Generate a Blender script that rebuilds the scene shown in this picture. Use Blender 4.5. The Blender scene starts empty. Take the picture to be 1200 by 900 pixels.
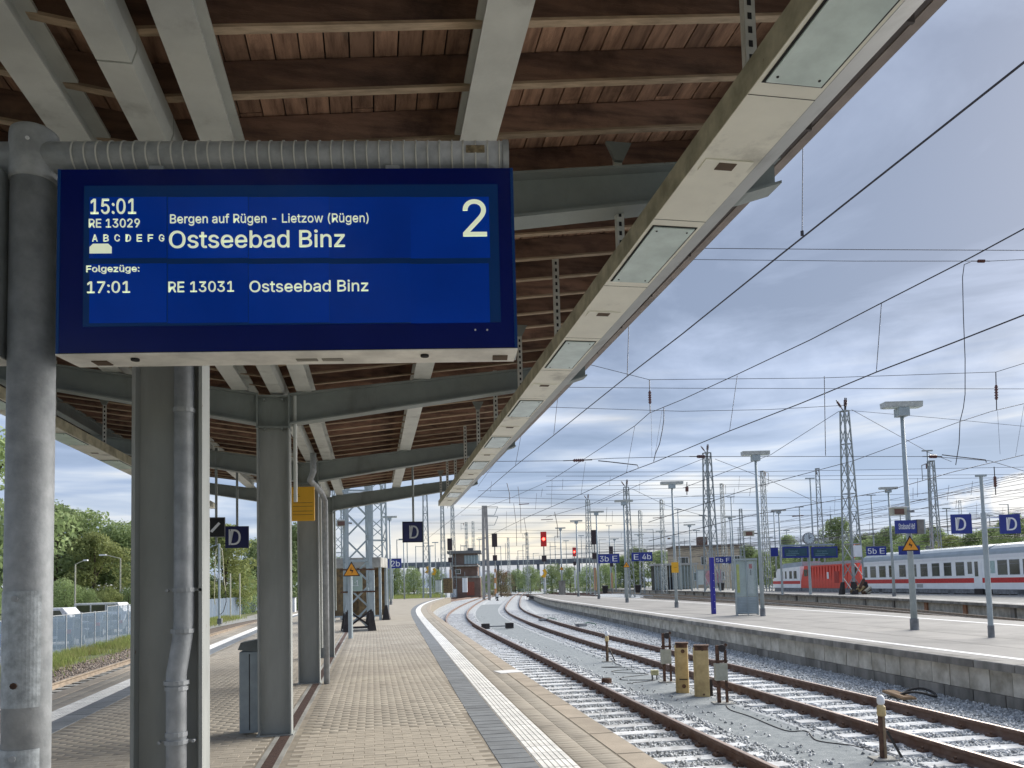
import bpy, math, random
import numpy as np
from mathutils import Vector, Matrix
R = math.radians
random.seed(7); rng = np.random.default_rng(7)
scene = bpy.context.scene
col = scene.collection
# ------------------------------------------------------------------ camera
F, CX, CY = 900.0, 600.0, 627.5          # focal length and principal point in photo pixels (1200 x 900)
yaw, pitch, roll = R(10.4), R(3.7), R(1.5)
HC = 1.6
fw = Vector((math.sin(yaw)*math.cos(pitch), math.cos(yaw)*math.cos(pitch), math.sin(pitch)))
r0 = Vector((math.cos(yaw), -math.sin(yaw), 0)); u0 = r0.cross(fw)
rt = r0*math.cos(roll) - u0*math.sin(roll); up = r0*math.sin(roll) + u0*math.cos(roll)
cam = bpy.data.cameras.new('camera'); camo = bpy.data.objects.new('camera', cam); col.objects.link(camo)
m = Matrix((rt, up, -fw)).transposed().to_4x4(); m.translation = (0, 0, HC)
camo.matrix_world = m
cam.sensor_width = 36; cam.lens = 36*F/1200; cam.shift_y = (CY-450)/1200; cam.clip_end = 6000; cam.clip_start = .05
scene.camera = camo
# ------------------------------------------------------------------ light
SUN_EL, SUN_AZ = R(28), R(62)            # azimuth from +y towards +x
w = bpy.data.worlds.new('World'); scene.world = w; w.use_nodes = True
nt = w.node_tree; nt.nodes.clear()
def N(t, **k):
    n = nt.nodes.new(t)
    for a, b in k.items(): setattr(n, a, b)
    return n
def LK(a, b): nt.links.new(a, b)
def M(op, a, b=None, c=None):
    n = N('ShaderNodeMath', operation=op)
    for i, v in enumerate((a, b, c)):
        if v is None: continue
        if isinstance(v, (int, float)): n.inputs[i].default_value = v
        else: LK(v, n.inputs[i])
    return n.outputs[0]
def RAMP(v, stops):
    n = N('ShaderNodeValToRGB'); LK(v, n.inputs[0]); e = n.color_ramp.elements
    while len(e) < len(stops): e.new(.5)
    for x, (p, c) in zip(e, stops): x.position = p; x.color = (c if len(c) == 4 else (*c, 1)) if not isinstance(c, float) else (c, c, c, 1)
    return n.outputs[0]
def MIXC(f, a, b):
    n = N('ShaderNodeMix', data_type='RGBA')
    if isinstance(f, float): n.inputs[0].default_value = f
    else: LK(f, n.inputs[0])
    for i, v in ((6, a), (7, b)):
        if isinstance(v, tuple): n.inputs[i].default_value = (*v, 1)
        else: LK(v, n.inputs[i])
    return n.outputs[2]
sky = N('ShaderNodeTexSky', sky_type='NISHITA', sun_disc=False, sun_elevation=SUN_EL, sun_rotation=SUN_AZ)
STR = .12
tc = N('ShaderNodeTexCoord'); sep = N('ShaderNodeSeparateXYZ'); LK(tc.outputs['Generated'], sep.inputs[0])
dx, dy, dz = sep.outputs
zz = M('MAXIMUM', dz, 0.0)
inv = M('DIVIDE', 1.0, M('ADD', zz, .14))
cmb = N('ShaderNodeCombineXYZ'); LK(M('MULTIPLY', dx, inv), cmb.inputs[0]); LK(M('MULTIPLY', dy, inv), cmb.inputs[1])
n1 = N('ShaderNodeTexNoise'); n1.inputs['Scale'].default_value = 1.0; n1.inputs['Detail'].default_value = 8; n1.inputs['Roughness'].default_value = .56; n1.inputs['Distortion'].default_value = .6
LK(cmb.outputs[0], n1.inputs['Vector'])
# cloud colours are radiances, divided by STR because the Background multiplies them by it
KS = .40
def rad(r, g, b): return (r*KS/STR, g*KS/STR, b*KS/STR)
cloud = RAMP(n1.outputs[0], [(.40, rad(.25, .31, .44)), (.47, rad(.33, .40, .55)), (.53, rad(.44, .52, .70)), (.60, rad(.58, .67, .87)), (.70, rad(.84, .89, 1.0))])
# azimuth
az = M('ARCTAN2', dx, dy)
# low streaks: stretched noise near the horizon
mp = N('ShaderNodeCombineXYZ'); LK(M('MULTIPLY', az, 2.4), mp.inputs[0]); LK(M('MULTIPLY', dz, 20.0), mp.inputs[1])
n2 = N('ShaderNodeTexNoise'); n2.inputs['Scale'].default_value = 1.35; n2.inputs['Detail'].default_value = 5; n2.inputs['Roughness'].default_value = .5; n2.inputs['Distortion'].default_value = .4
LK(mp.outputs[0], n2.inputs['Vector'])
streak = RAMP(n2.outputs[0], [(.38, rad(.27, .36, .53)), (.47, rad(.40, .50, .70)), (.56, rad(.62, .70, .84)), (.66, rad(1.02, 1.0, .96))])
lowm = RAMP(dz, [(.03, 1.0), (.14, .85), (.30, 0.0)])
c = MIXC(lowm, cloud, streak)
# pale yellow light low in the sky ahead, between azimuth 3 and 25 degrees
def bump(v, c0, w_):
    d = M('DIVIDE', M('SUBTRACT', v, c0), w_); return M('POWER', 2.718, M('MULTIPLY', M('MULTIPLY', d, d), -1.0))
glow = M('MULTIPLY', bump(az, R(12), R(11)), bump(dz, .06, .032))
glow = M('MULTIPLY', glow, RAMP(n2.outputs[0], [(.34, .25), (.5, 1.0)]))
c = MIXC(M('MINIMUM', M('MULTIPLY', glow, .95), 1.0), c, rad(1.30, 1.12, .80))
# blue opening with a white cumulus on the right
blue = M('MULTIPLY', bump(az, R(37), R(11)), bump(dz, .085, .055))
c = MIXC(M('MULTIPLY', blue, .85), c, rad(.32, .46, .72))
n3 = N('ShaderNodeTexNoise'); n3.inputs['Scale'].default_value = 16; n3.inputs['Detail'].default_value = 7; n3.inputs['Roughness'].default_value = .55
LK(tc.outputs['Generated'], n3.inputs['Vector'])
cum = M('MULTIPLY', M('ADD', M('MULTIPLY', M('SUBTRACT', n3.outputs[0], .5), 2.0), 1.0), M('MULTIPLY', bump(az, R(45), R(6)), bump(dz, .08, .035)))
c = MIXC(RAMP(cum, [(.48, 0.0), (.62, .9)]), c, rad(.92, .92, .94))
# the clear sky shows through a little and everywhere below the clouds' edge
c = MIXC(.06, c, sky.outputs[0])
bg = N('ShaderNodeBackground'); bg.inputs[1].default_value = STR; LK(c, bg.inputs[0])
wo = N('ShaderNodeOutputWorld'); LK(bg.outputs[0], wo.inputs[0])
sl = bpy.data.lights.new('sun', 'SUN'); sl.energy = 2.8; sl.angle = R(48); sl.color = (1, .95, .88)
so = bpy.data.objects.new('sun', sl); col.objects.link(so)
sd = Vector((math.sin(SUN_AZ)*math.cos(SUN_EL), math.cos(SUN_AZ)*math.cos(SUN_EL), math.sin(SUN_EL)))
so.rotation_euler = sd.to_track_quat('Z', 'Y').to_euler(); so.location = (0, 0, 50)
scene.view_settings.view_transform = 'Standard'; scene.view_settings.look = 'None'
scene.view_settings.exposure = 1.32; scene.view_settings.gamma = 1
scene.render.engine = 'CYCLES'; scene.cycles.max_bounces = 8; scene.cycles.diffuse_bounces = 5
scene.cycles.transparent_max_bounces = 16; scene.cycles.use_denoising = True
# ------------------------------------------------------------------ measuring helpers (photo pixel + real distance -> place)
def ray(px, py): return fw + rt*((px-CX)/F) + up*((CY-py)/F)
def gp(px, py, z=0.0):
    d = ray(px, py); return Vector((0, 0, HC)) + d*((z-HC)/d.z)
def pz(px, py, Z): return Vector((0, 0, HC)) + ray(px, py)*Z         # Z = depth along the view
def atx(px, py, X):
    d = ray(px, py); return Vector((0, 0, HC)) + d*(X/d.x)
def depth(p): return (Vector(p)-Vector((0, 0, HC))).dot(fw)
FACE = -yaw
# ------------------------------------------------------------------ materials
MATS = {}
def mat(name, c, rough=.6, metal=0.0, var=.25, scale=6.0, bump_=.0, bscale=60.0, c2=None, emit=0.0, spec=.4, objvar=0.0, stretch=None, alpha=1.0, th=(.35, .65), chips=None):
    if name in MATS: return MATS[name]
    m = bpy.data.materials.new(name); m.use_nodes = True; t = m.node_tree; b = t.nodes['Principled BSDF']
    b.inputs['Roughness'].default_value = rough; b.inputs['Metallic'].default_value = metal
    b.inputs['Specular IOR Level'].default_value = spec
    tcn = t.nodes.new('ShaderNodeTexCoord'); mpn = t.nodes.new('ShaderNodeMapping'); t.links.new(tcn.outputs['Object'], mpn.inputs[0])
    if stretch: mpn.inputs['Scale'].default_value = stretch
    nz = t.nodes.new('ShaderNodeTexNoise'); nz.inputs['Scale'].default_value = scale; nz.inputs['Detail'].default_value = 6; nz.inputs['Roughness'].default_value = .6
    if objvar:
        oi = t.nodes.new('ShaderNodeObjectInfo'); va = t.nodes.new('ShaderNodeVectorMath'); va.operation = 'SCALE'
        cb = t.nodes.new('ShaderNodeCombineXYZ')
        for i in range(3): t.links.new(oi.outputs['Random'], cb.inputs[i])
        t.links.new(cb.outputs[0], va.inputs[0]); va.inputs['Scale'].default_value = 37.0
        t.links.new(va.outputs[0], mpn.inputs['Location'])
    t.links.new(mpn.outputs[0], nz.inputs['Vector'])
    rp = t.nodes.new('ShaderNodeValToRGB'); e = rp.color_ramp.elements
    cc = c2 if c2 else tuple(x*(1-var) for x in c)
    e[0].position = th[0]; e[0].color = (*cc, 1); e[1].position = th[1]; e[1].color = (*(min(1, x*(1+var*.35)) for x in c), 1)
    t.links.new(nz.outputs[0], rp.inputs[0]); out = rp.outputs[0]
    for cc_, sc_, lo_, hi_, st_ in (chips or ()):
        m2 = t.nodes.new('ShaderNodeMapping'); t.links.new(tcn.outputs['Object'], m2.inputs[0]); m2.inputs['Scale'].default_value = st_
        nq = t.nodes.new('ShaderNodeTexNoise'); nq.inputs['Scale'].default_value = sc_; nq.inputs['Detail'].default_value = 7; nq.inputs['Roughness'].default_value = .65; t.links.new(m2.outputs[0], nq.inputs['Vector'])
        r2 = t.nodes.new('ShaderNodeMapRange'); r2.inputs['From Min'].default_value = lo_; r2.inputs['From Max'].default_value = hi_; t.links.new(nq.outputs[0], r2.inputs[0])
        mx = t.nodes.new('ShaderNodeMix'); mx.data_type = 'RGBA'; t.links.new(r2.outputs[0], mx.inputs[0]); t.links.new(out, mx.inputs[6]); mx.inputs[7].default_value = (*cc_, 1); out = mx.outputs[2]
    if objvar:
        hs = t.nodes.new('ShaderNodeHueSaturation'); mr = t.nodes.new('ShaderNodeMapRange')
        mr.inputs['To Min'].default_value = 1-objvar; mr.inputs['To Max'].default_value = 1+objvar
        t.links.new(oi.outputs['Random'], mr.inputs[0]); t.links.new(mr.outputs[0], hs.inputs['Value']); t.links.new(out, hs.inputs['Color']); out = hs.outputs[0]
    t.links.new(out, b.inputs['Base Color'])
    if bump_:
        nb = t.nodes.new('ShaderNodeTexNoise'); nb.inputs['Scale'].default_value = bscale; nb.inputs['Detail'].default_value = 4
        t.links.new(mpn.outputs[0], nb.inputs['Vector'])
        bn = t.nodes.new('ShaderNodeBump'); bn.inputs['Strength'].default_value = bump_; bn.inputs['Distance'].default_value = .01
        t.links.new(nb.outputs[0], bn.inputs['Height']); t.links.new(bn.outputs[0], b.inputs['Normal'])
    if emit:
        t.links.new(out, b.inputs['Emission Color']); b.inputs['Emission Strength'].default_value = emit
    if alpha < 1: b.inputs['Alpha'].default_value = alpha
    MATS[name] = m; return m
STEEL = mat('grey_green_paint', (.26, .29, .275), .5, 0, .12, 2.5, .15, 40, c2=(.22, .245, .235), chips=(((.12, .11, .09), 1.6, .56, .85, (1, 1, .35)), ((.16, .08, .045), 9, .70, .74, (1, 1, 1))))
STEEL_L = mat('light_grey_paint', (.64, .66, .62), .5, 0, .14, 3, .15, 40, chips=(((.12, .11, .09), 1.6, .56, .85, (1, 1, .35)), ((.16, .08, .045), 9, .70, .74, (1, 1, 1))))
COLP = mat('column_paint', (.36, .375, .365), .5, 0, .2, 3, .12, 60, c2=(.28, .30, .285), stretch=(1, 1, .25), chips=(((.12, .11, .09), 1.6, .56, .85, (1, 1, .35)), ((.16, .08, .045), 9, .70, .74, (1, 1, 1))))
GALV = mat('galvanised_steel', (.42, .44, .455), .62, .15, .2, 11, .25, 30, c2=(.31, .33, .345))
GALV_L = mat('galvanised_plate', (.50, .54, .56), .55, .2, .35, 22, .2, 50)
GALV_M = mat('mast_galvanised', (.33, .37, .38), .55, .2, .25, 3)
LAMPG = mat('lamp_mast_grey', (.38, .44, .46), .55, .1, .15, 3)
WOOD = mat('rafter_wood', (.29, .18, .13), .85, 0, .3, 2.5, .4, 40, c2=(.13, .085, .068), objvar=.4, stretch=(1, 7, 7), th=(.3, .6), chips=(((.045, .03, .028), 1.6, .5, .7, (1, 1, 1)), ((.02, .015, .012), 18, .71, .74, (1, 1, 1)), ((.38, .33, .28), 6, .68, .9, (.3, 1, 1))))
WOODE = mat('rafter_edge', (.48, .37, .26), .85, 0, .3, 5, .3, 40, objvar=.2, stretch=(1, 8, 8))
BOARD = mat('roof_board_wood', (.43, .265, .18), .85, 0, .3, 3, .4, 50, c2=(.19, .11, .075), objvar=.3, stretch=(7, 1, 7), th=(.3, .6), chips=(((.06, .035, .025), 2.2, .55, .75, (1, 1, 1)), ((.02, .015, .012), 22, .72, .75, (1, 1, 1)), ((.45, .40, .33), 5, .66, .9, (1, .3, 1))))
FASC = mat('fascia_dark', (.09, .075, .07), .6, 0, .3, 3)
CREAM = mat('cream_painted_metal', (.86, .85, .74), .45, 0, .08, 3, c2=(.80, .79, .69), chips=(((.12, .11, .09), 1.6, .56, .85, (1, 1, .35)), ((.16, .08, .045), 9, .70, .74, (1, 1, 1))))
CREAM_S = mat('cream_darker_side', (.52, .49, .36), .6, 0, .25, 6, c2=(.30, .285, .2), chips=(((.12, .11, .09), 1.6, .56, .85, (1, 1, .35)), ((.16, .08, .045), 9, .70, .74, (1, 1, 1))))  # darker, mottled cream for the channel's side and end plates
CHG = mat('channel_grey', (.36, .37, .36), .45, 0, .1, 3, chips=(((.12, .11, .09), 1.6, .56, .85, (1, 1, .35)), ((.16, .08, .045), 9, .70, .74, (1, 1, 1))))
GLASSP = mat('milky_lamp_glass', (.66, .78, .74), .15, 0, .18, 5, spec=.6)
VENT = mat('vent_brown', (.12, .08, .05), .7)
DARK = mat('dark_gap', (.02, .02, .022), .8)
BLUEB = mat('display_bezel_blue', (.0, .010, .16), .25, 0, .1, 3, spec=.5)
BLUEF = mat('display_frame_navy', (.002, .022, .09), .3, 0, .1, 3, emit=.15)
LCD = mat('lcd_blue', (.0, .024, .21), .2, 0, .2, 1.4, emit=.22, spec=.5, objvar=.06)
LCDT = mat('lcd_text', (.62, .68, .50), .4, 0, .05, 3, emit=.3)
SIGNB = mat('sign_blue', (.022, .04, .25), .4, 0, .08, 3)
SIGNN = mat('sign_navy', (.018, .022, .10), .35, 0, .08, 3)
WHITE = mat('sign_white', (.78, .8, .82), .5, 0, .05, 3)
BLACK = mat('black_frame', (.015, .015, .018), .5)
YEL = mat('sign_yellow', (.78, .42, .03), .5, 0, .08, 3)
ORG = mat('warning_orange', (.80, .33, .03), .5, 0, .06, 3)
PAVER = mat('paver_beige', (.39, .348, .282), .85, 0, .22, 9, .25, 90, objvar=.07, c2=(.36, .32, .258))
PAVERS = mat('paver_field', (.38, .34, .275), .85, 0, .15, .9, .25, 70, c2=(.335, .30, .24))
JOINT = mat('sand_joint', (.29, .255, .20), .95, 0, .3, 5)
COPE = mat('coping_tan', (.40, .34, .265), .85, 0, .25, 3, .3, 60, objvar=.05, c2=(.34, .29, .225))
TILEG = mat('grey_tile', (.20, .215, .225), .8, 0, .2, 3, .3, 60, objvar=.08)
TILEW = mat('white_tile', (.80, .79, .75), .75, 0, .18, 5, .2, 60, objvar=.05)
DRAIN = mat('drain_rust_brown', (.12, .075, .06), .8, 0, .3, 20)
CONC = mat('concrete', (.36, .355, .325), .9, 0, .35, 1.6, .4, 40, objvar=.08, c2=(.22, .215, .195))
CONCD = mat('weathered_concrete', (.27, .26, .235), .9, 0, .45, 2.2, .5, 30, objvar=.08, c2=(.14, .135, .12), stretch=(1, 1, .4))
BLOCK = mat('light_concrete_block', (.60, .58, .51), .9, 0, .22, 2.5, .4, 40, objvar=.1, c2=(.36, .34, .28))
ASPH = mat('platform_asphalt', (.31, .295, .27), .9, 0, .2, .8, .3, 90, c2=(.27, .26, .24), chips=(((.20, .195, .18), .35, .48, .7, (1, 1, 1)), ((.14, .135, .125), 3.5, .64, .72, (1, 1, 1))))
LINEW = mat('white_line_paint', (.82, .82, .80), .8, 0, .15, 6)
RAILS = mat('rusty_rail_side', (.19, .135, .11), .85, 0, .35, 5, .3, 50, c2=(.14, .08, .055))
RAILT = mat('worn_rail_top', (.45, .35, .29), .4, .5, .25, 6, stretch=(1, .2, 1))
SLEEP = mat('limed_concrete_sleeper', (.68, .70, .71), .9, 0, .35, 5, .3, 50, objvar=.12, c2=(.46, .46, .45))
CLIP = mat('rusty_clip', (.10, .055, .035), .8)
BALL = mat('ballast_bed', (.52, .545, .55), 1, 0, .6, 22, .9, 30, c2=(.24, .25, .255))
def stone_mat(name, stops, stain=False):
    m = bpy.data.materials.new(name); m.use_nodes = True; t = m.node_tree; b = t.nodes['Principled BSDF']
    b.inputs['Roughness'].default_value = .9
    g = t.nodes.new('ShaderNodeNewGeometry'); rp = t.nodes.new('ShaderNodeValToRGB'); e = rp.color_ramp.elements
    while len(e) < len(stops): e.new(.5)
    for x, (p, c_) in zip(e, stops): x.position = p; x.color = (*c_, 1)
    t.links.new(g.outputs['Random Per Island'], rp.inputs[0]); t.links.new(rp.outputs[0], b.inputs['Base Color'])
    if stain:                                         # dirt, damp patches and dark spots lying over many stones
        tc_ = t.nodes.new('ShaderNodeTexCoord'); out = rp.outputs[0]
        for sc_, p0_, p1_, v_ in ((.55, .42, .62, .82), (3.1, .30, .44, .80), (14, .27, .33, .62)):
            nz = t.nodes.new('ShaderNodeTexNoise'); nz.inputs['Scale'].default_value = sc_; nz.inputs['Detail'].default_value = 5; t.links.new(tc_.outputs['Object'], nz.inputs['Vector'])
            r2 = t.nodes.new('ShaderNodeValToRGB'); r2.color_ramp.elements[0].position = p0_; r2.color_ramp.elements[0].color = (v_, v_, v_, 1); r2.color_ramp.elements[1].position = p1_; t.links.new(nz.outputs[0], r2.inputs[0])
            mx = t.nodes.new('ShaderNodeMix'); mx.data_type = 'RGBA'; mx.blend_type = 'MULTIPLY'; mx.inputs[0].default_value = 1; t.links.new(out, mx.inputs[6]); t.links.new(r2.outputs[0], mx.inputs[7]); out = mx.outputs[2]
        t.links.new(out, b.inputs['Base Color'])
    pass; MATS[name] = m; return m
STONE = stone_mat('ballast_stones', [(0, (.24, .25, .255)), (.35, (.40, .42, .43)), (.7, (.57, .59, .60)), (1, (.78, .79, .79))])
STONEB = stone_mat('brown_ballast_stones', [(0, (.14, .11, .085)), (.5, (.24, .19, .15)), (1, (.36, .31, .26))])
PAVST = stone_mat('paver_stones', [(0, (.365, .325, .262)), (.5, (.385, .345, .28)), (1, (.405, .365, .298))], True)
GRAVEL = mat('fine_blue_gravel', (.28, .305, .31), .95, 0, .3, 9, .7, 130, c2=(.21, .235, .245))
EARTH = mat('earth_and_weeds', (.17, .175, .09), .95, 0, .5, .15, .5, 20, c2=(.09, .115, .04))
BROWNB = mat('brown_ballast', (.20, .16, .125), 1, 0, .6, 16, .9, 30, c2=(.08, .06, .045))
GRASSM = mat('grass_blades', (.22, .29, .08), .9, 0, .5, .6, c2=(.30, .29, .12))
YELC = mat('faded_yellow_cabinet', (.56, .44, .22), .6, 0, .3, 5, .2, 40, c2=(.42, .31, .15))
RUST = mat('rusted_iron', (.13, .07, .045), .85, 0, .5, 12, .4, 60, c2=(.06, .035, .025))
RUSTP = mat('rusty_panel', (.19, .13, .06), .85, 0, .6, 4, .3, 60, c2=(.09, .07, .045))
BOXC = mat('box_cream_grey', (.42, .42, .34), .6, 0, .25, 6)
CABLE = mat('black_cable', (.04, .038, .036), .6)
WIRE = mat('overhead_wire', (.05, .045, .05), .5, .3)
INSUL = mat('brown_insulator', (.12, .035, .03), .3, spec=.6)
REDT = mat('loco_red', (.72, .07, .04), .4, 0, .08, 2)
COACH = mat('coach_white', (.88, .91, .92), .35, 0, .08, 1)
COACHR = mat('coach_roof_grey', (.36, .42, .46), .5, 0, .15, 1)
STRIPE = mat('stripe_red', (.60, .03, .03), .4)
UNDER = mat('underframe_grey', (.24, .25, .26), .7, 0, .4, 3)
BOGIE = mat('bogie_dark', (.045, .04, .04), .8, 0, .4, 4)
TINT = mat('dark_window_glass', (.06, .065, .05), .08, 0, .5, .5, spec=.8, objvar=.3)
LEAF = mat('leaf_green', (.29, .36, .17), .75, 0, .45, .35, c2=(.20, .27, .11), objvar=.22)
LEAFY = mat('leaf_yellow_green', (.30, .33, .13), .75, 0, .4, .4, c2=(.21, .25, .09), objvar=.15)
def leafy(m):                                          # let light through the leaves
    t = m.node_tree; b = t.nodes['Principled BSDF']; tr = t.nodes.new('ShaderNodeBsdfTranslucent'); mx = t.nodes.new('ShaderNodeMixShader'); mx.inputs[0].default_value = .4
    t.links.new(b.inputs['Base Color'].links[0].from_socket, tr.inputs[0]); t.links.new(b.outputs[0], mx.inputs[1]); t.links.new(tr.outputs[0], mx.inputs[2]); t.links.new(mx.outputs[0], t.nodes['Material Output'].inputs[0])
leafy(LEAF); leafy(LEAFY); leafy(GRASSM)
LEAFB = mat('dry_brown_shrub', (.27, .21, .13), .85, 0, .4, .5, c2=(.13, .13, .06), objvar=.15)
BARK = mat('bark', (.09, .07, .05), .9, 0, .4, 4)
BRICKR = mat('red_brown_brick_wall', (.19, .125, .10), .85, 0, .25, .8)
TANW = mat('tan_render_wall', (.50, .42, .31), .85, 0, .15, .5)
ROOFG = mat('grey_roof', (.20, .20, .20), .8)
BRIDGE = mat('bridge_concrete', (.16, .18, .205), .8, 0, .2, .05)
CARG = mat('car_dark_blue', (.05, .06, .08), .3, .2)
CARW = mat('car_white', (.75, .76, .77), .3)
CARR = mat('tail_light_red', (.45, .03, .03), .3)
REDL = mat('red_signal_lamp', (1, .03, .02), .3, 0, 0, emit=9)
SIGR = mat('signal_red_glow', (.26, .012, .012), .4, 0, .3, 1, emit=.25)
BLUEP = mat('pillar_blue', (.02, .02, .28), .4, 0, .08)
def glass_mat(name, c_, a, rough=.1):
    m = bpy.data.materials.new(name); m.use_nodes = True; t = m.node_tree; b = t.nodes['Principled BSDF']
    b.inputs['Base Color'].default_value = (*c_, 1); b.inputs['Roughness'].default_value = rough
    tr = t.nodes.new('ShaderNodeBsdfTransparent'); mx = t.nodes.new('ShaderNodeMixShader'); nz = t.nodes.new('ShaderNodeTexNoise'); nz.inputs['Scale'].default_value = 1.5
    tc_ = t.nodes.new('ShaderNodeTexCoord'); t.links.new(tc_.outputs['Object'], nz.inputs['Vector'])
    mr = t.nodes.new('ShaderNodeMapRange'); mr.inputs['To Min'].default_value = a-.08; mr.inputs['To Max'].default_value = a+.08
    t.links.new(nz.outputs[0], mr.inputs[0]); t.links.new(mr.outputs[0], mx.inputs[0])
    t.links.new(tr.outputs[0], mx.inputs[1]); t.links.new(b.outputs[0], mx.inputs[2]); t.links.new(mx.outputs[0], t.nodes['Material Output'].inputs[0])
    MATS[name] = m; return m
FENCEG = glass_mat('dull_fence_sheet', (.13, .19, .26), .38, .6)
FENCEO = mat('opaque_fence_sheet', (.12, .165, .225), .6, 0, .12, 1)
CASEG = glass_mat('case_glass', (.35, .45, .45), .18, .08)
SHELG = glass_mat('shelter_glass', (.35, .40, .38), .4, .08)
# ------------------------------------------------------------------ mesh builder
class MB:
    def __init__(s): s.v = []; s.f = []
    def add(s, vs, fs):
        n = len(s.v); s.v += [tuple(p) for p in vs]; s.f += [tuple(i+n for i in f) for f in fs]; return s
    def box(s, x0, y0, z0, x1, y1, z1):
        return s.add([(x0, y0, z0), (x1, y0, z0), (x1, y1, z0), (x0, y1, z0), (x0, y0, z1), (x1, y0, z1), (x1, y1, z1), (x0, y1, z1)],
              [(0, 3, 2, 1), (4, 5, 6, 7), (0, 1, 5, 4), (1, 2, 6, 5), (2, 3, 7, 6), (3, 0, 4, 7)])
    def cbox(s, x0, y0, z0, x1, y1, z1, b=.01):      # box with its top edges chamfered
        v = [(x0, y0, z0), (x1, y0, z0), (x1, y1, z0), (x0, y1, z0), (x0, y0, z1-b), (x1, y0, z1-b), (x1, y1, z1-b), (x0, y1, z1-b),
             (x0+b, y0+b, z1), (x1-b, y0+b, z1), (x1-b, y1-b, z1), (x0+b, y1-b, z1)]
        return s.add(v, [(0, 3, 2, 1), (0, 1, 5, 4), (1, 2, 6, 5), (2, 3, 7, 6), (3, 0, 4, 7), (4, 5, 9, 8), (5, 6, 10, 9), (6, 7, 11, 10), (7, 4, 8, 11), (8, 9, 10, 11)])
    def hexa(s, v8): return s.add(v8, [(0, 3, 2, 1), (4, 5, 6, 7), (0, 1, 5, 4), (1, 2, 6, 5), (2, 3, 7, 6), (3, 0, 4, 7)])
    def bar(s, a, b, wx, wz=None, upv=(0, 0, 1)):   # rectangular bar from a to b
        a, b = Vector(a), Vector(b); wz = wz or wx; d = (b-a).normalized(); u = Vector(upv)
        if abs(d.dot(u)) > .98: u = Vector((0, 1, 0))
        sx = d.cross(u).normalized(); sz = sx.cross(d).normalized(); vs = []
        for p in (a, b):
            for i, j in ((-1, -1), (1, -1), (1, 1), (-1, 1)): vs.append(p+sx*(i*wx/2)+sz*(j*wz/2))
        return s.add(vs, [(0, 1, 2, 3), (7, 6, 5, 4), (0, 4, 5, 1), (1, 5, 6, 2), (2, 6, 7, 3), (3, 7, 4, 0)])
    def tube(s, a, b, r, r2=None, n=10, cap=True):
        a, b = Vector(a), Vector(b); r2 = r if r2 is None else r2; d = (b-a).normalized()
        u = Vector((0, 0, 1)) if abs(d.z) < .9 else Vector((0, 1, 0)); sx = d.cross(u).normalized(); sz = sx.cross(d).normalized()
        vs = [p+(sx*math.cos(2*math.pi*k/n)+sz*math.sin(2*math.pi*k/n))*q for p, q in ((a, r), (b, r2)) for k in range(n)]
        fs = [(k, (k+1) % n, n+(k+1) % n, n+k) for k in range(n)]
        if cap: fs += [tuple(range(n))[::-1], tuple(range(n, 2*n))]
        return s.add(vs, fs)
    def path(s, pts, r, n=6):
        pts = [Vector(p) for p in pts]; vs = []; fs = []
        for i, p in enumerate(pts):
            d = (pts[min(i+1, len(pts)-1)]-pts[max(i-1, 0)]).normalized()
            u = Vector((0, 0, 1)) if abs(d.z) < .9 else Vector((0, 1, 0)); sx = d.cross(u).normalized(); sz = sx.cross(d).normalized()
            vs += [p+(sx*math.cos(2*math.pi*k/n)+sz*math.sin(2*math.pi*k/n))*r for k in range(n)]
        for i in range(len(pts)-1):
            fs += [(i*n+k, i*n+(k+1) % n, (i+1)*n+(k+1) % n, (i+1)*n+k) for k in range(n)]
        fs += [tuple(range(n))[::-1], tuple(range((len(pts)-1)*n, len(pts)*n))]
        return s.add(vs, fs)
    def sweep(s, prof, pts, close=True):            # prof = [(offset to the right, z)], pts = [(x, y)] path in plan
        n = len(prof); vs = []; fs = []
        for i, (x, y) in enumerate(pts):
            x0, y0 = pts[max(i-1, 0)]; x1, y1 = pts[min(i+1, len(pts)-1)]; l = math.hypot(x1-x0, y1-y0); tx, ty = (x1-x0)/l, (y1-y0)/l
            vs += [(x+ty*o, y-tx*o, z) for o, z in prof]
        kk = n if close else n-1
        for i in range(len(pts)-1): fs += [(i*n+k, i*n+(k+1) % n, (i+1)*n+(k+1) % n, (i+1)*n+k) for k in range(kk)]
        if close: fs += [tuple(range(n))[::-1], tuple(range((len(pts)-1)*n, len(pts)*n))]
        return s.add(vs, fs)
    def prism(s, poly, y0, y1):                      # poly in (x, z), extruded along y
        n = len(poly); vs = [(x, y0, z) for x, z in poly]+[(x, y1, z) for x, z in poly]
        return s.add(vs, [tuple(range(n)), tuple(range(n, 2*n))[::-1]]+[(k, n+k, n+(k+1) % n, (k+1) % n) for k in range(n)])
    def lathe(s, prof, n=16, c=(0, 0, 0)):
        vs = [(c[0]+r_*math.cos(2*math.pi*k/n), c[1]+r_*math.sin(2*math.pi*k/n), c[2]+z) for r_, z in prof for k in range(n)]; L = len(prof)
        fs = [(i*n+k, i*n+(k+1) % n, (i+1)*n+(k+1) % n, (i+1)*n+k) for i in range(L-1) for k in range(n)]
        fs += [tuple(range(n))[::-1], tuple(range((L-1)*n, L*n))]
        return s.add(vs, fs)
    def mesh(s, name, m, smooth=False):
        me = bpy.data.meshes.new(name); me.from_pydata(s.v, [], s.f); me.materials.append(m)
        if smooth: me.polygons.foreach_set('use_smooth', [True]*len(me.polygons))
        me.update(); return me
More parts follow.
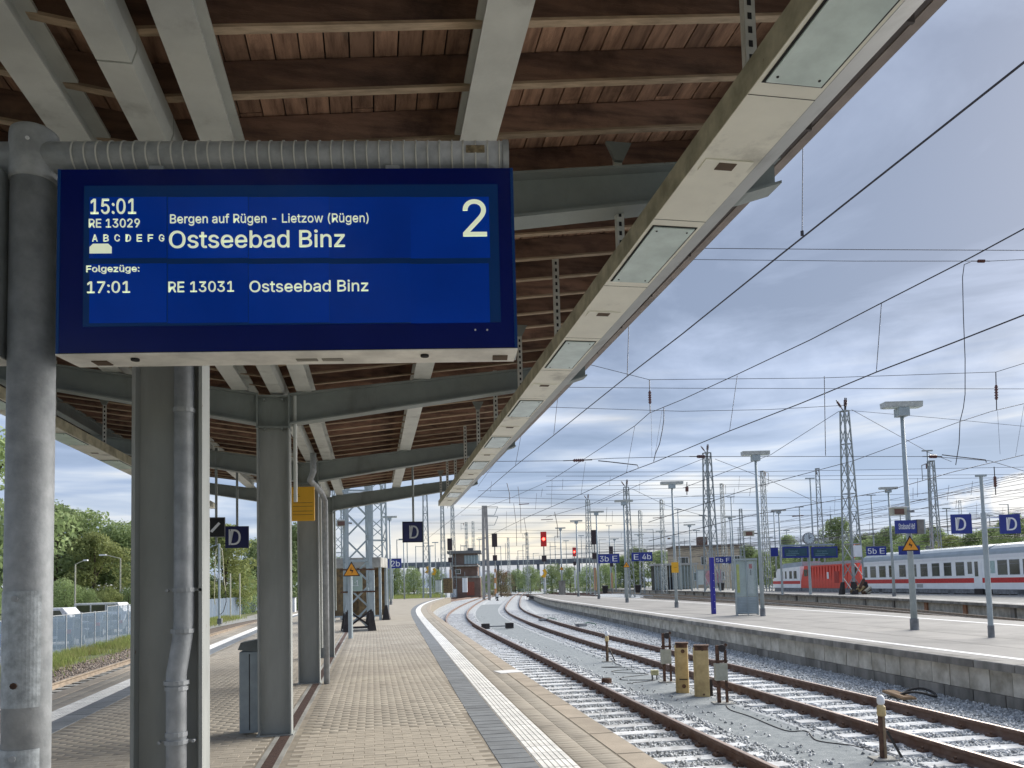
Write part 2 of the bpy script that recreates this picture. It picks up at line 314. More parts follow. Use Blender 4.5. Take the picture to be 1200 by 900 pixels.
    def build(s, name, m, parent=None, loc=(0, 0, 0), rz=0.0, smooth=False, label=None, world=False, bevel=0):
        me = s.mesh(name, m, smooth)
        o = obj(name, me, parent, loc, rz, label)
        if world and parent: o.location = -Vector(parent.location)
        if bevel:
            b = o.modifiers.new('bevel', 'BEVEL'); b.width = bevel; b.segments = 2; b.limit_method = 'ANGLE'
        return o
def obj(name, me, parent=None, loc=(0, 0, 0), rz=0.0, label=None):
    o = bpy.data.objects.new(name, me); col.objects.link(o); o.parent = parent; o.location = loc; o.rotation_euler = (0, 0, rz)
    if label: o['label'] = label
    return o
def tag(o, label=None, cat=None, group=None, kind=None):
    if label: o['label'] = label
    if cat: o['category'] = cat
    if group: o['group'] = group
    if kind: o['kind'] = kind
    return o
def thing(name, label, cat, loc=(0, 0, 0), rz=0.0, group=None):
    o = bpy.data.objects.new(name, None); col.objects.link(o); o.location = loc; o.rotation_euler = (0, 0, rz); o.empty_display_size = .2
    return tag(o, label, cat, group)
def kids(o): return [c_ for c_ in bpy.data.objects if c_.parent == o]
def copy_tree(o, parent=None, lst=None):
    c_ = o.copy(); col.objects.link(c_); c_.parent = parent
    for ch in (lst if lst is not None else kids(o)): copy_tree(ch, c_)
    return c_
def setkind(o, k): o['kind'] = k; return o
def bulk(name, V, Fq, m, parent=None, smooth=False):   # numpy arrays -> mesh object (all faces the same size)
    me = bpy.data.meshes.new(name); k = Fq.shape[1]
    me.vertices.add(len(V)); me.vertices.foreach_set('co', V.astype(np.float32).ravel())
    me.loops.add(Fq.size); me.loops.foreach_set('vertex_index', Fq.astype(np.int32).ravel())
    me.polygons.add(len(Fq)); me.polygons.foreach_set('loop_start', np.arange(0, Fq.size, k, dtype=np.int32))
    me.polygons.foreach_set('loop_total', np.full(len(Fq), k, dtype=np.int32))
    me.update(calc_edges=True); me.validate(); me.materials.append(m)
    return obj(name, me, parent)
# ------------------------------------------------------------------ text
_tc = {}
FONT = None
try:                                                 # the sans-serif that ships inside Blender; the built-in font serves if it is absent
    import os
    for lo_ in ('LOCAL', 'SYSTEM'):
        fp = os.path.join(bpy.utils.resource_path(lo_), 'datafiles', 'fonts', 'Inter.woff2')
        if os.path.exists(fp): FONT = bpy.data.fonts.load(fp); break
except Exception: FONT = None
def text_mesh(s, bold=0.0):
    key = (s, bold)
    if key in _tc: return _tc[key]
    cu = bpy.data.curves.new('t', 'FONT')
    if FONT: cu.font = FONT
    cu.offset = 0; cu.body = s; cu.size = 1; cu.offset = 0 if FONT else bold; cu.extrude = .02; cu.resolution_u = 3; cu.space_character = 1.0
    o = bpy.data.objects.new('t', cu); col.objects.link(o)
    dg = bpy.context.evaluated_depsgraph_get(); me = bpy.data.meshes.new_from_object(o.evaluated_get(dg))
    bpy.data.objects.remove(o); bpy.data.curves.remove(cu)
    n = len(me.vertices); a = np.empty(n*3, dtype=np.float32); me.vertices.foreach_get('co', a); a = a.reshape(-1, 3)
    lo, hi = a.min(0), a.max(0); _tc[key] = (me, a, lo, hi); return _tc[key]
def text(s, parent, x0, z0, x1, z1, y, m, bold=0.0, name='lettering', ref=None):
    """lettering filling the local rectangle x0..x1, z0..z1, facing local -y at depth y; ref = text whose height sets the scale"""
    me, a, lo, hi = text_mesh(s, bold)
    if ref: _, _, lr, hr = text_mesh(ref, bold)
    else: lr, hr = lo, hi
    sx = (x1-x0)/(hi[0]-lo[0]); sz = (z1-z0)/(hr[1]-lr[1])
    b = np.empty_like(a); b[:, 0] = x0+(a[:, 0]-lo[0])*sx; b[:, 2] = z0+(a[:, 1]-lr[1])*sz; b[:, 1] = y-(a[:, 2]+.02)*.1
    if FONT and bold > .008:                           # heavier strokes: the same outline again, a hair to each side and deeper
        mb = MB(); fs_ = [tuple(p.vertices) for p in me.polygons]; q = bold*.40*(z1-z0)
        for ddx, ddy in ((0, 0), (-q, .0006), (q, .0012)): mb.add([(v_[0]+ddx, v_[1]+ddy*(1+(z1-z0)*4), v_[2]) for v_ in b.tolist()], fs_)
        return mb.build(name, m, parent)
    me2 = me.copy(); me2.vertices.foreach_set('co', b.ravel()); me2.materials.clear(); me2.materials.append(m); me2.update()
    return obj(name, me2, parent)
# ------------------------------------------------------------------ curves in plan
def fn(pts):
    ys = [p[0] for p in pts]; xs = [p[1] for p in pts]
    def f(y):
        # smoothed piecewise-linear
        return float(np.mean(np.interp(y+np.linspace(-4, 4, 9)*(1+max(0, y)/40), ys, xs)))
    return f
edge2 = fn([(-60, 2.3), (-15, 2.38), (0, 2.42), (6.4, 2.46), (9.2, 2.57), (14.1, 2.68), (24, 2.98), (34, 3.25), (50.5, 3.8), (61, 4.4), (77, 5.95), (95, 8.3), (125, 13.1), (180, 22.5), (260, 37)])
t1r = fn([(-60, 4.15), (-15, 4.25), (0, 4.38), (8.2, 4.48), (13.1, 4.62), (20.8, 4.92), (29, 5.2), (39, 5.5), (48.6, 5.95), (59, 7.0), (77.5, 9.65), (111, 15.4), (178, 28.3), (300, 55)])
t2l = fn([(-60, 6.5), (-10, 6.7), (0, 6.85), (7.5, 7.05), (21.4, 7.6), (34, 8.2), (43.6, 8.9), (54, 9.85), (66, 11.3), (83, 14.3), (134, 24.3), (202, 38.3), (300, 60)])
edge3 = fn([(-60, 9.6), (-10, 9.95), (0, 10.2), (11, 10.75), (17, 11.25), (24, 11.85), (31, 12.6), (48, 14.5), (75, 17.4), (102, 21.5), (122, 25.5)])
edgeL = fn([(-60, -4.7), (0, -4.8), (13.8, -5.2), (19.4, -5.5), (44, -6.16), (60, -6.0), (80, -4.3), (112, 1.5)])
def off(f, o):                                        # points of a curve shifted o to the right
    def g(y):
        t = (f(y+.5)-f(y-.5)); l = math.hypot(t, 1); return (f(y)+o/l, y-o*t/l)
    return g
def yr(a, b, s): return [a+(b-a)*i/max(1, round((b-a)/s)) for i in range(max(1, round((b-a)/s))+1)]
def head(f, y): return -math.atan2(f(y+.5)-f(y-.5), 1.0)
# ================================================================== THE SETTING
g = MB().add([(-3000, -300, -1.0), (3000, -300, -1.0), (3000, 4500, -1.0), (-3000, 4500, -1.0)], [(0, 1, 2, 3)]).build('ground', EARTH); tag(g, kind='structure')
# ballast bed between our platform and platform 3
ysb = [y for y in yr(-20, 60, 2)]+yr(62, 230, 4)[0:]
def sheet(name, fa, fb, z, ys, m, parent=None):
    b = MB(); vs = [];
    for y in ys:
        a = fa(y); c_ = fb(y); vs += [(a[0], a[1], z if not callable(z) else z(0)), (c_[0], c_[1], z if not callable(z) else z(1))]
    b.add(vs, [(2*i, 2*i+1, 2*i+3, 2*i+2) for i in range(len(ys)-1)])
    return b.build(name, m, parent)
bed = sheet('ballast_bed', off(edge2, -.3), off(edge3, 1.0), -.80, ysb[:], BALL); tag(bed, kind='structure')
b = MB()
for f, o in ((t1r, -.75), (t2l, .75)):
    ys = yr(-20, 230, 2.5); pts = [off(f, o)(y) for y in ys]
    b.sweep([(-1.75, -.797), (-1.45, -.725), (1.45, -.725), (1.75, -.797)], pts, close=False)
setkind(b.build('ballast_shoulder', BALL), 'structure')
gw = sheet('gravel_walkway', off(t1r, .66), off(t2l, -.66), -.729, yr(-20, 95, 2), GRAVEL); tag(gw, kind='structure')
# yard ballast beyond the platform tips, rusty brown
b = MB().add([(-30, 112, -.95), (150, 112, -.95), (260, 420, -.95), (20, 420, -.95)], [(0, 1, 2, 3)]); setkind(b.build('yard_ballast', BALL), 'structure')
# track bed between platform 3 and platform 5 and beyond
b = MB().add([(16, -20, -.94), (200, -20, -.94), (200, 115, -.94), (26, 115, -.94)], [(0, 1, 2, 3)]); setkind(b.build('far_track_bed', BROWNB), 'structure')
# ---- tracks
RPROF = [(-.07, -.71), (.07, -.71), (.02, -.685), (.012, -.62), (.036, -.59), (.036, -.555), (-.036, -.555), (-.036, -.59), (-.012, -.62), (-.02, -.685)]
slm = MB(); slm.hexa([(-1.3, -.15, -.10), (1.3, -.15, -.10), (1.3, .15, -.10), (-1.3, .15, -.10), (-1.28, -.12, .0), (1.28, -.12, .0), (1.28, .12, .0), (-1.28, .12, .0)])
slm = slm.mesh('sleeper', SLEEP)
def track(label, fc, y0, y1, ysl=65, group='tracks between the platforms'):
    t = thing('railway_track', label, 'railway track', (*off(fc, 0)(y0), -.71), group=group)
    ys = yr(y0, y1, 1.5 if y1 < 120 else 2.5)
    for s in (-.75, .75):
        r_ = MB().sweep(RPROF, [off(fc, s)(y) for y in ys]).build('rail', RAILS, t, world=True)
        MB().sweep([(-.033, -.5555), (.033, -.5555), (.028, -.550), (-.028, -.550)], [off(fc, s)(y) for y in ys]).build('running_surface', RAILT, r_)
    y = 3.0; k = 0; cl = MB()
    while y < ysl:
        x, yy = off(fc, 0)(y); o = obj('sleeper', slm, t, (x-t.location.x+random.uniform(-.02, .02), yy-t.location.y, .012+random.uniform(-.006, .004)), head(fc, y)+random.uniform(-.01, .01))
        if y < 45:
            for s in (-.75, .75):
                for q in (-.115, .115):
                    a = off(fc, s+q)(y); cl.cbox(a[0]-.05, a[1]-.06, -.71, a[0]+.05, a[1]+.06, -.665, .015); cl.tube((a[0], a[1], -.67), (a[0], a[1], -.635), .018, n=6)
        y += .6; k += 1
    if cl.v: setkind(cl.build('rail_clips', CLIP, t, world=True), 'stuff')
    return t
tc1 = lambda y: t1r(y)-.75
tc2 = lambda y: t2l(y)+.75
track('railway track nearest our platform, its left rail hidden by the platform edge in front', tc1, -12, 215)
track('railway track running along the foot of the opposite concrete platform wall', tc2, -12, 240, 70)
# left track behind our platform (mostly hidden), tracks in front of and behind the far platform
DUSTR = mat('dusty_tan_rail', (.36, .29, .22), .8, 0, .3, 5)
def track_simple(label, fc, y0, y1):
    t = thing('railway_track', label, 'railway track', (*off(fc, 0)(y0), -.71), group='outer tracks')
    ys = yr(y0, y1, 3); 
    for s in (-.75, .75): MB().sweep(RPROF, [off(fc, s)(y) for y in ys]).build('rail', DUSTR, t, world=True)
    b = MB(); y = y0
    while y < min(y1, 130):
        x, yy = off(fc, 0)(y); b.box(x-1.3, yy-.13, -.80, x+1.3, yy+.13, -.70); y += .6
    setkind(b.build('sleepers', CONC, t, world=True), 'stuff'); return t
track_simple('track along the left side of our platform, mostly hidden behind its edge', lambda y: edgeL(y)-1.65, 4, 100)
p5f = fn([(-20, 14), (0, 20.5), (18, 26), (31.4, 30.4), (41.5, 33.8), (55.2, 37.6), (78, 42), (109, 47.5), (150, 53), (270, 72)])
p5b = fn([(-20, 30), (28, 40), (46.4, 44.6), (75.9, 51.2), (104.7, 57.6), (150, 66), (270, 86)])
track_simple('nearer track sunk between the two platforms on the right', lambda y: p5f(y)-6.3, 10, 112)
track_simple('farther track sunk between the two platforms on the right', lambda y: p5f(y)-1.75, 10, 240)
# yard: curved rails and points where the tracks meet far ahead
yt = [([(26, 175), (10, 150), (-4, 120)], 'leftmost'), ([(38, 215), (20, 160), (9, 112)], 'second'), ([(33, 195), (34, 165), (30, 128)], 'third'), ([(55, 240), (46, 190), (41, 140)], 'fourth'), ([(20, 190), (44, 172), (62, 168)], 'crossing')]
for pts, w_ in yt:
    t = thing('yard_track', {'leftmost': 'curved rails of the sidings leaving left beyond our platform end', 'second': 'rails joining the left main track at the distant points', 'third': 'rails beside the tip of the opposite platform, far ahead', 'fourth': 'rails running right of the tip of the opposite platform', 'crossing': 'rails cutting across the others at the distant points'}[w_], 'railway track', (*pts[0], -.8), group='tracks at the distant points')
    A, B_, C_ = [Vector((*p, 0)) for p in pts]; q = [A*(1-s)**2+B_*2*s*(1-s)+C_*s*s for s in [i/14 for i in range(15)]]
    for s in (-.75, .75): MB().sweep([(-.05+s, -.95), (.05+s, -.95), (.04+s, -.62), (-.04+s, -.62)], [(p.x, p.y) for p in q]).build('rail', RAILS, t, world=True)
# ---- our platform
plat = MB(); ys = yr(-14, 60, 2)+yr(62, 116, 3)
vs = []
for y in ys:
    a = off(edgeL, .02)(y); c_ = off(edge2, -.02)(y); vs += [(a[0], a[1], -.003), (c_[0], c_[1], -.003), (c_[0], c_[1], -1.0), (a[0], a[1], -1.0)]
fs = []
for i in range(len(ys)-1):
    for k in range(4): fs.append((4*i+k, 4*i+(k+1) % 4, 4*i+4+(k+1) % 4, 4*i+4+k))
fs += [(0, 1, 2, 3), tuple(4*(len(ys)-1)+k for k in (3, 2, 1, 0))]
plat = plat.add(vs, fs).build('platform', JOINT); tag(plat, kind='structure')
def inpave(x, y): return edgeL(y)+1.36 < x < edge2(y)-1.40 and not (-1.075 < x < -.865)
pm = [MB().cbox(-.0990, -.0491, -.024, .0990, .0491, dz_, .0035).mesh('paver', PAVER) for dz_ in (-.001, .001, .0)]
cand = []
row = 0; y = 4.0
stv = []; 
while y < 34:
    x0 = -7+(row % 2)*.1; n = int(13/.2)
    for i in range(n):
        x = x0+i*.2
        if inpave(x-.07, y) and inpave(x+.07, y): cand.append((x, y))
    y += .1; row += 1
def px_of(p):
    v = Vector(p)-Vector((0, 0, HC)); z = v.dot(fw); return CX+F*v.dot(rt)/z, CY-F*v.dot(up)/z
vis = [(p, px_of((p[0], p[1], 0))) for p in cand]
inside = sorted([p for p, q in vis if 0 < q[0] < 1200 and q[1] < 905 and p[1] > 5], key=lambda p: p[1]+abs(p[0]-.2)*.25)
near = set(inside[:290])
for p in near: obj('paver', random.choice(pm), plat, (p[0]+random.uniform(-.001, .001), p[1], random.uniform(-.0015, .001)), random.uniform(-.006, .006))
rest = np.array([p for p in cand if p not in near]); k = len(rest)
U = np.array([(-.098, -.048, -.024), (.098, -.048, -.024), (.098, .048, -.024), (-.098, .048, -.024), (-.0990, -.0491, -.003), (.0990, -.0491, -.003), (.0990, .0491, -.003), (-.0990, .0491, -.003), (-.095, -.045, 0), (.095, -.045, 0), (.095, .045, 0), (-.095, .045, 0)])
UF = np.array([(0, 1, 5, 4), (1, 2, 6, 5), (2, 3, 7, 6), (3, 0, 4, 7), (4, 5, 9, 8), (5, 6, 10, 9), (6, 7, 11, 10), (7, 4, 8, 11), (8, 9, 10, 11)])
jz = rng.uniform(-.0015, .001, k)
V = U[None]+np.stack([rest[:, 0], rest[:, 1], jz], 1)[:, None]
o = bulk('paver_field', V.reshape(-1, 3), (UF[None]+np.arange(k)[:, None, None]*12).reshape(-1, 4), PAVST, plat); setkind(o, 'stuff')
# paved surface beyond the pavers one can tell apart
o = sheet('far_paving', off(edgeL, 1.36), off(edge2, -1.40), .0005, yr(34, 116, 2), PAVERS, plat)
# strips: coping, tan margin, white ribbed tiles, grey tiles (and mirrored on the left)
def tile_mesh(name, w_, l, m, ribs=0, ch=.006, cols=1):
    b = MB(); g_ = .004
    if not ribs: b.cbox(-w_/2+g_, -l/2+g_, -.03, w_/2-g_, l/2-g_, .002, ch)
    else:
        b.cbox(-w_/2+g_, -l/2+g_, -.03, w_/2-g_, l/2-g_, -.002, .003); q = (w_-.02)/ribs
        for i in range(ribs): b.cbox(-w_/2+.01+i*q+q*.09, -l/2+.006, -.003, -w_/2+.01+(i+1)*q-q*.09, l/2-.006, .003, .002)
    return b.mesh(name, m)
mc = tile_mesh('coping_slab', .30, 1.0, COPE, ch=.015); mw = tile_mesh('guidance_tile', .34, .3, TILEW, 6); mg = tile_mesh('grey_slab', .34, .2, TILEG)
mp_ = tile_mesh('margin_paver', .105, .2, COPE); mpa = tile_mesh('margin_paver', .105, .2, PAVER)
mlw = tile_mesh('guidance_tile', .34, .6, TILEW, 6); mlg = tile_mesh('grey_slab', .34, .6, TILEG)
def lay(f, o, me, y0, y1, step, nm):
    y = y0
    while y < y1:
        p = off(f, o)(y); obj(nm, me, plat, (p[0], p[1], random.uniform(-.001, .001)), head(f, y)); y += step
lay(edge2, -.15, mc, 3.5, 70, 1.0, 'coping_slab')
lay(edge2, -.90, mw, 5.0, 44, .3, 'guidance_tile'); lay(edge2, -1.24, mg, 5.0, 38, .2, 'grey_slab')
lay(edgeL, .15, mc, 4.5, 60, 1.0, 'coping_slab'); lay(edgeL, .88, mlw, 4.5, 60, .6, 'guidance_tile'); lay(edgeL, 1.20, mlg, 4.5, 40, .6, 'grey_slab')
for f, o, w0, m_, y0, nm in ((edge2, -.90, .34, TILEW, 44, 'far_white_strip'), (edge2, -1.24, .34, TILEG, 38, 'far_grey_strip'), (edgeL, .88, .34, TILEW, 60, 'far_white_strip'), (edgeL, 1.2, .34, TILEG, 40, 'far_grey_strip'), (edge2, -.15, .30, COPE, 70, 'far_coping'), (edgeL, .15, .30, COPE, 60, 'far_coping')):
    sheet(nm, off(f, o-w0/2), off(f, o+w0/2), .002 if m_ is not TILEG else .0015, yr(y0, 115, 2), m_, plat)
# margin pavers between coping and white strip
V = []; 
for f, o0, n_ in ((edge2, -.41, 2), (edgeL, .41, 2)):
    for j in range(n_):
        y = 4.0+(j % 2)*.05
        while y < 40:
            p = off(f, o0+(-.21*j if o0 < 0 else .21*j)); q = p(y); a = -head(f, y); ca, sa = math.cos(a), math.sin(a)
            W = U*np.array([1.055, 1.0, .5]); z = random.uniform(-.001, .001)
            V.append(np.stack([q[0]+W[:, 0]*ca+W[:, 1]*sa, q[1]-W[:, 0]*sa+W[:, 1]*ca, W[:, 2]+z], 1)); y += .1
V = np.array(V); k = len(V)
o = bulk('margin_pavers', V.reshape(-1, 3), (UF[None]+np.arange(k)[:, None, None]*12).reshape(-1, 4), PAVST, plat); setkind(o, 'stuff')
sheet('far_margin', off(edge2, -.73), off(edge2, -.30), .000, yr(40, 115, 2), PAVERS, plat); sheet('far_margin', off(edgeL, .30), off(edgeL, .71), .000, yr(40, 115, 2), PAVERS, plat)
# drain line along the column row
MB().box(-1.075, 3.5, -.05, -1.025, 60, .0).box(-.915, 3.5, -.05, -.865, 60, .0).build('drain_edge', CONC, plat)
dr = MB(); dr.box(-1.024, 3.5, -.05, -.916, 60, -.0025)
y = 3.5
while y < 24: dr.box(-1.02, y, -.0035, -.92, y+.018, .001); y += .03
dr.build('drain_grate', DRAIN, plat)
# light repair slab on the margin
q = gp(598, 787, 0); MB().cbox(-.26, -.22, -.01, .2, .22, .008, .004).build('repair_patch', LINEW, plat, (q.x, q.y, 0), .15)
# side wall under the coping (recessed)
b = MB(); b.sweep([(-.16, -1.0), (-.06, -1.0), (-.06, -.14), (-.16, -.14)], [off(edge2, 0)(y) for y in yr(-12, 115, 2)]); b.build('edge_wall', CONCD, plat)
# ---- ballast stones
def stones(name, pts, m, smin, smax, parent=None):
    k = len(pts); base = np.array([(1, 0, 0), (-1, 0, 0), (0, 1, 0), (0, -1, 0), (0, 0, 1), (0, 0, -1)], float)
    s = rng.uniform(smin, smax, (k, 1, 1))*.5; v = base[None]*rng.uniform(.65, 1.25, (k, 6, 3))
    v[:, :, :] += rng.uniform(-.28, .28, (k, 6, 3))
    th = rng.uniform(0, 6.28, k); ph = rng.uniform(-.9, .9, k); c_, s_ = np.cos(th), np.sin(th)
    x = v[:, :, 0]*c_[:, None]-v[:, :, 1]*s_[:, None]; y_ = v[:, :, 0]*s_[:, None]+v[:, :, 1]*c_[:, None]; z = v[:, :, 2]
    c2, s2 = np.cos(ph)[:, None], np.sin(ph)[:, None]; x, z = x*c2-z*s2, x*s2+z*c2
    v = np.stack([x, y_, z], 2)*s+np.array(pts)[:, None]
    fq = np.array([(0, 2, 4), (2, 1, 4), (1, 3, 4), (3, 0, 4), (2, 0, 5), (1, 2, 5), (3, 1, 5), (0, 3, 5)])
    o = bulk(name, v.reshape(-1, 3), (fq[None]+np.arange(k)[:, None, None]*6).reshape(-1, 3), m, parent); return setkind(o, 'stuff')
P = []
e2a, t1a, t2a, e3a = [np.array([f(y) for y in np.arange(0, 90, .5)]) for f in (edge2, t1r, t2l, edge3)]
def interp(a, y): return np.interp(y, np.arange(0, 90, .5), a)
for y0, y1, dens in ((4, 10, 430), (10, 16, 330), (16, 28, 170), (28, 60, 50)):
    n = int((y1-y0)*8.6*dens); yy = rng.uniform(y0, y1, n); fr = rng.uniform(0, 1, n)
    a, b_ = interp(e2a, yy)+.02, interp(e3a, yy)+.55; xx = a+(b_-a)*fr
    T1, T2 = interp(t1a, yy), interp(t2a, yy)
    slope1 = np.maximum(0, np.abs(xx-(T1-.75))-1.45); slope2 = np.maximum(0, np.abs(xx-(T2+.75))-1.45)
    z = np.where((slope1 < .3) | (slope2 < .3), -.722-np.minimum(slope1, slope2)*.24, -.795)
    walk = (xx > T1+.95) & (xx < T2-.62)
    edge = np.minimum(xx-(T1+.95), (T2-.62)-xx)
    keep = (~walk) | ((edge < .3) & (rng.uniform(0, 1, n) < .12)); z = np.where(walk, -.73, z)
    # leave the sleepers and the rails showing: stones sit lower where a sleeper lies
    ph = ((yy-3.0) % .6); onsl = ((ph < .14) | (ph > .46)); tr = ((np.abs(xx-(T1-.75)) < 1.28) | (np.abs(xx-(T2+.75)) < 1.28))
    keep &= ~(onsl & tr & (rng.uniform(0, 1, n) < .86))
    for T in (T1, T1-1.5, T2, T2+1.5): keep &= np.abs(xx-T) > .09
    P.append(np.stack([xx, yy, z+rng.uniform(-.012, .02, n)], 1)[keep])
P = np.concatenate(P); stones('ballast_stones', P, STONE, .032, .07)
# lime-white dust ridges do not need building; brown stones of the left track
n = 9000; yy = rng.uniform(12, 40, n); xx = np.array([edgeL(y) for y in yy])-rng.uniform(2.4, 4.6, n); stones('brown_ballast_stones', np.stack([xx, yy, np.full(n, -.78)], 1), STONEB, .05, .10)
# ---- platform 3 (opposite)
p3 = thing('opposite_platform', None, None, (edge3(0), 0, 0)); p3['kind'] = 'structure'
def p3far(y): return .85+np.interp(y, [-20, 0, 19.6, 30.7, 54.7, 80, 122], [16.0, 17.6, 19.6, 21.2, 23.5, 25.2, 27.0])
ys = yr(-10, 60, 2)+yr(62, 121, 3)
b = MB(); vs = []
for y in ys:
    a = off(edge3, .25)(y); vs += [(a[0], a[1], .0), (max(p3far(a[1]), a[0]+.3), a[1], .0), (max(p3far(a[1]), a[0]+.3), a[1], -1.1), (a[0], a[1], -1.1)]
fs = [(4*i+k, 4*i+(k+1) % 4, 4*i+4+(k+1) % 4, 4*i+4+k) for i in range(len(ys)-1) for k in range(4)]+[(0, 1, 2, 3), tuple(4*(len(ys)-1)+k for k in (3, 2, 1, 0))]
b.add(vs, fs).build('asphalt_surface', ASPH, p3, world=True)
cm = MB().cbox(-.17, -.493, -.13, .19, .493, .012, .015).mesh('coping_slab', CONCD)
bm_ = MB().box(-.10, -.262, -.22, .08, .262, .20).mesh('wall_block', BLOCK)
lm_ = MB().box(-.14, -.395, -.24, .10, .395, .23).mesh('base_block', CONCD)
def lay3(me, nm, o_, z, y0, y1, st):
    y = y0
    while y < y1:
        p = off(edge3, o_)(y); obj(nm, me, p3, (p[0]-p3.location.x+random.uniform(-.006, .006), p[1], z), head(edge3, y)+random.uniform(-.006, .006)); y += st
lay3(cm, 'coping_slab', .12, 0, 5, 118, 1.0)
lay3(bm_, 'wall_block', .20, -.345, 5, 110, .54)
lay3(lm_, 'base_block', .20, -.80, 5, 90, .81)
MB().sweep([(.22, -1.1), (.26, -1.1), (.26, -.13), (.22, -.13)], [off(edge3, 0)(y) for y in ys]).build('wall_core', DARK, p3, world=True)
MB().sweep([(.11, -1.1), (.2, -1.1), (.2, -.56), (.11, -.56)], [off(edge3, 0)(y) for y in yr(90, 121, 2)]).build('far_base_wall', CONCD, p3, world=True)
sheet('white_line', off(edge3, .68), off(edge3, .88), .004, ys[:-2], LINEW, p3).location = -p3.location
b = MB(); vs = []
for y in yr(-10, 112, 4): vs += [(p3far(y)-1.62, y, .004), (p3far(y)-1.40, y, .004)]
b.add(vs, [(2*i, 2*i+1, 2*i+3, 2*i+2) for i in range(len(vs)//2-1)]).build('white_line', LINEW, p3, world=True)
# faint seams in the asphalt
for o_ in (2.3, 3.9):
    sheet('asphalt_seam', off(edge3, o_), off(edge3, o_+.03), .003, yr(0, 80, 3), CONCD, p3).location = -p3.location
# ---- far platform on the right, with its slab on piers
p5 = thing('far_platform', None, None, (p5f(0), 0, 0)); p5['kind'] = 'structure'
ys = yr(5, 270, 5); b = MB(); vs = []
for y in ys: a = off(p5f, 0)(y); c_ = off(p5b, 0)(y); vs += [(a[0], a[1], 0), (c_[0], c_[1], 0), (c_[0], c_[1], -.16), (a[0], a[1], -.16)]
fs = [(4*i+k, 4*i+(k+1) % 4, 4*i+4+(k+1) % 4, 4*i+4+k) for i in range(len(ys)-1) for k in range(4)]+[(0, 1, 2, 3), tuple(4*(len(ys)-1)+k for k in (3, 2, 1, 0))]
b.add(vs, fs).build('platform_slab', CONC, p5, world=True)
MB().sweep([(-.06, -.14), (.0, -.14), (.0, .01), (-.06, .01)], [off(p5f, 0)(y) for y in ys]).build('slab_edge', CONCD, p5, world=True)
MB().sweep([(.28, -1.2), (.7, -1.2), (.7, -.16), (.28, -.16)], [off(p5f, 0)(y) for y in ys]).build('recessed_wall', BLOCK, p5, world=True)
MB().sweep([(-.7, -1.0), (-.5, -1.0), (-.5, -.16), (-.7, -.16)], [off(p5b, 0)(y) for y in ys]).build('rear_wall', CONCD, p5, world=True)
pr = MB().box(-.16, -.2, -.55, .12, .2, .40).mesh('pier', CONCD); prr = MB().box(-.16, -.2, -.45, .22, .2, .40).mesh('pier', mat('rust_stained_pier', (.42, .22, .13), .9, 0, .4, 4))
for k_, y in enumerate(yr(8, 230, 5.0)):
    p = off(p5f, .33)(y); obj('pier', prr if 38 < y < 46 else pr, p5, (p[0]-p5.location.x, p[1], -.56), head(p5f, y), 'rust-stained pier' if 38 < y < 46 else None)
sheet('white_line', off(p5f, .9), off(p5f, 1.05), .004, yr(5, 240, 5), LINEW, p5).location = -p5.location
# ---- left side: brown ballast, service path, grass verge, car park
b = MB(); 
sheet('brown_ballast_bed', off(edgeL, -4.9), off(edgeL, 0.0), -.81, yr(-10, 110, 4), BROWNB)['kind'] = 'structure'
flf = fn([(-20, -10), (10, -11.0), (32.5, -12.1), (45, -12.9), (67, -13.6), (110, -14.2)])
sheet('service_path', off(flf, 1.3), off(edgeL, -4.7), -.78, yr(-10, 110, 4), CONC)['kind'] = 'structure'
sheet('grass_verge', off(flf, -1.0), off(flf, 1.7), -.76, yr(-10, 118, 4), EARTH)['kind'] = 'structure'
b = MB().add([(-80, -10, -.9), (-10.5, -10, -.9), (-14.5, 80, -.9), (-80, 80, -.9)], [(0, 1, 2, 3)]); setkind(b.build('car_park', ASPH), 'structure')
def grass(name, xy, z, h, wd):
    k = len(xy); th = rng.uniform(0, 6.28, k); hh = h*rng.uniform(.4, 1.3, k); ww = wd*rng.uniform(.6, 1.4, k); lx = rng.normal(0, .35, (k, 2))*hh[:, None]
    a = np.stack([xy[:, 0]-np.cos(th)*ww, xy[:, 1]-np.sin(th)*ww, np.full(k, z)], 1); b_ = np.stack([xy[:, 0]+np.cos(th)*ww, xy[:, 1]+np.sin(th)*ww, np.full(k, z)], 1)
    c_ = np.stack([xy[:, 0]+lx[:, 0], xy[:, 1]+lx[:, 1], z+hh], 1)
    V = np.stack([a, b_, c_], 1).reshape(-1, 3); o = bulk(name, V, np.arange(3*k).reshape(-1, 3), GRASSM); o['kind'] = 'stuff'; o['label'] = name.replace('_', ' '); return o
n = 26000; yy = rng.uniform(14, 75, n); xx = np.array([flf(y) for y in yy])+.1+np.abs(rng.normal(0, .75, n)); cl = np.sin(yy*1.7)+np.sin(yy*.6+xx*2) > -.9
grass('long_grass_at_the_fence_foot', np.stack([xx, yy], 1)[cl], -.78, .34, .018)
n = 30000; xx = rng.uniform(-14, 14, n); yy = rng.uniform(116, 175, n); kp = xx < 4+(yy-116)*.32
grass('weeds_beyond_the_platform_end', np.stack([xx, yy], 1)[kp], -.6, .85, .07)
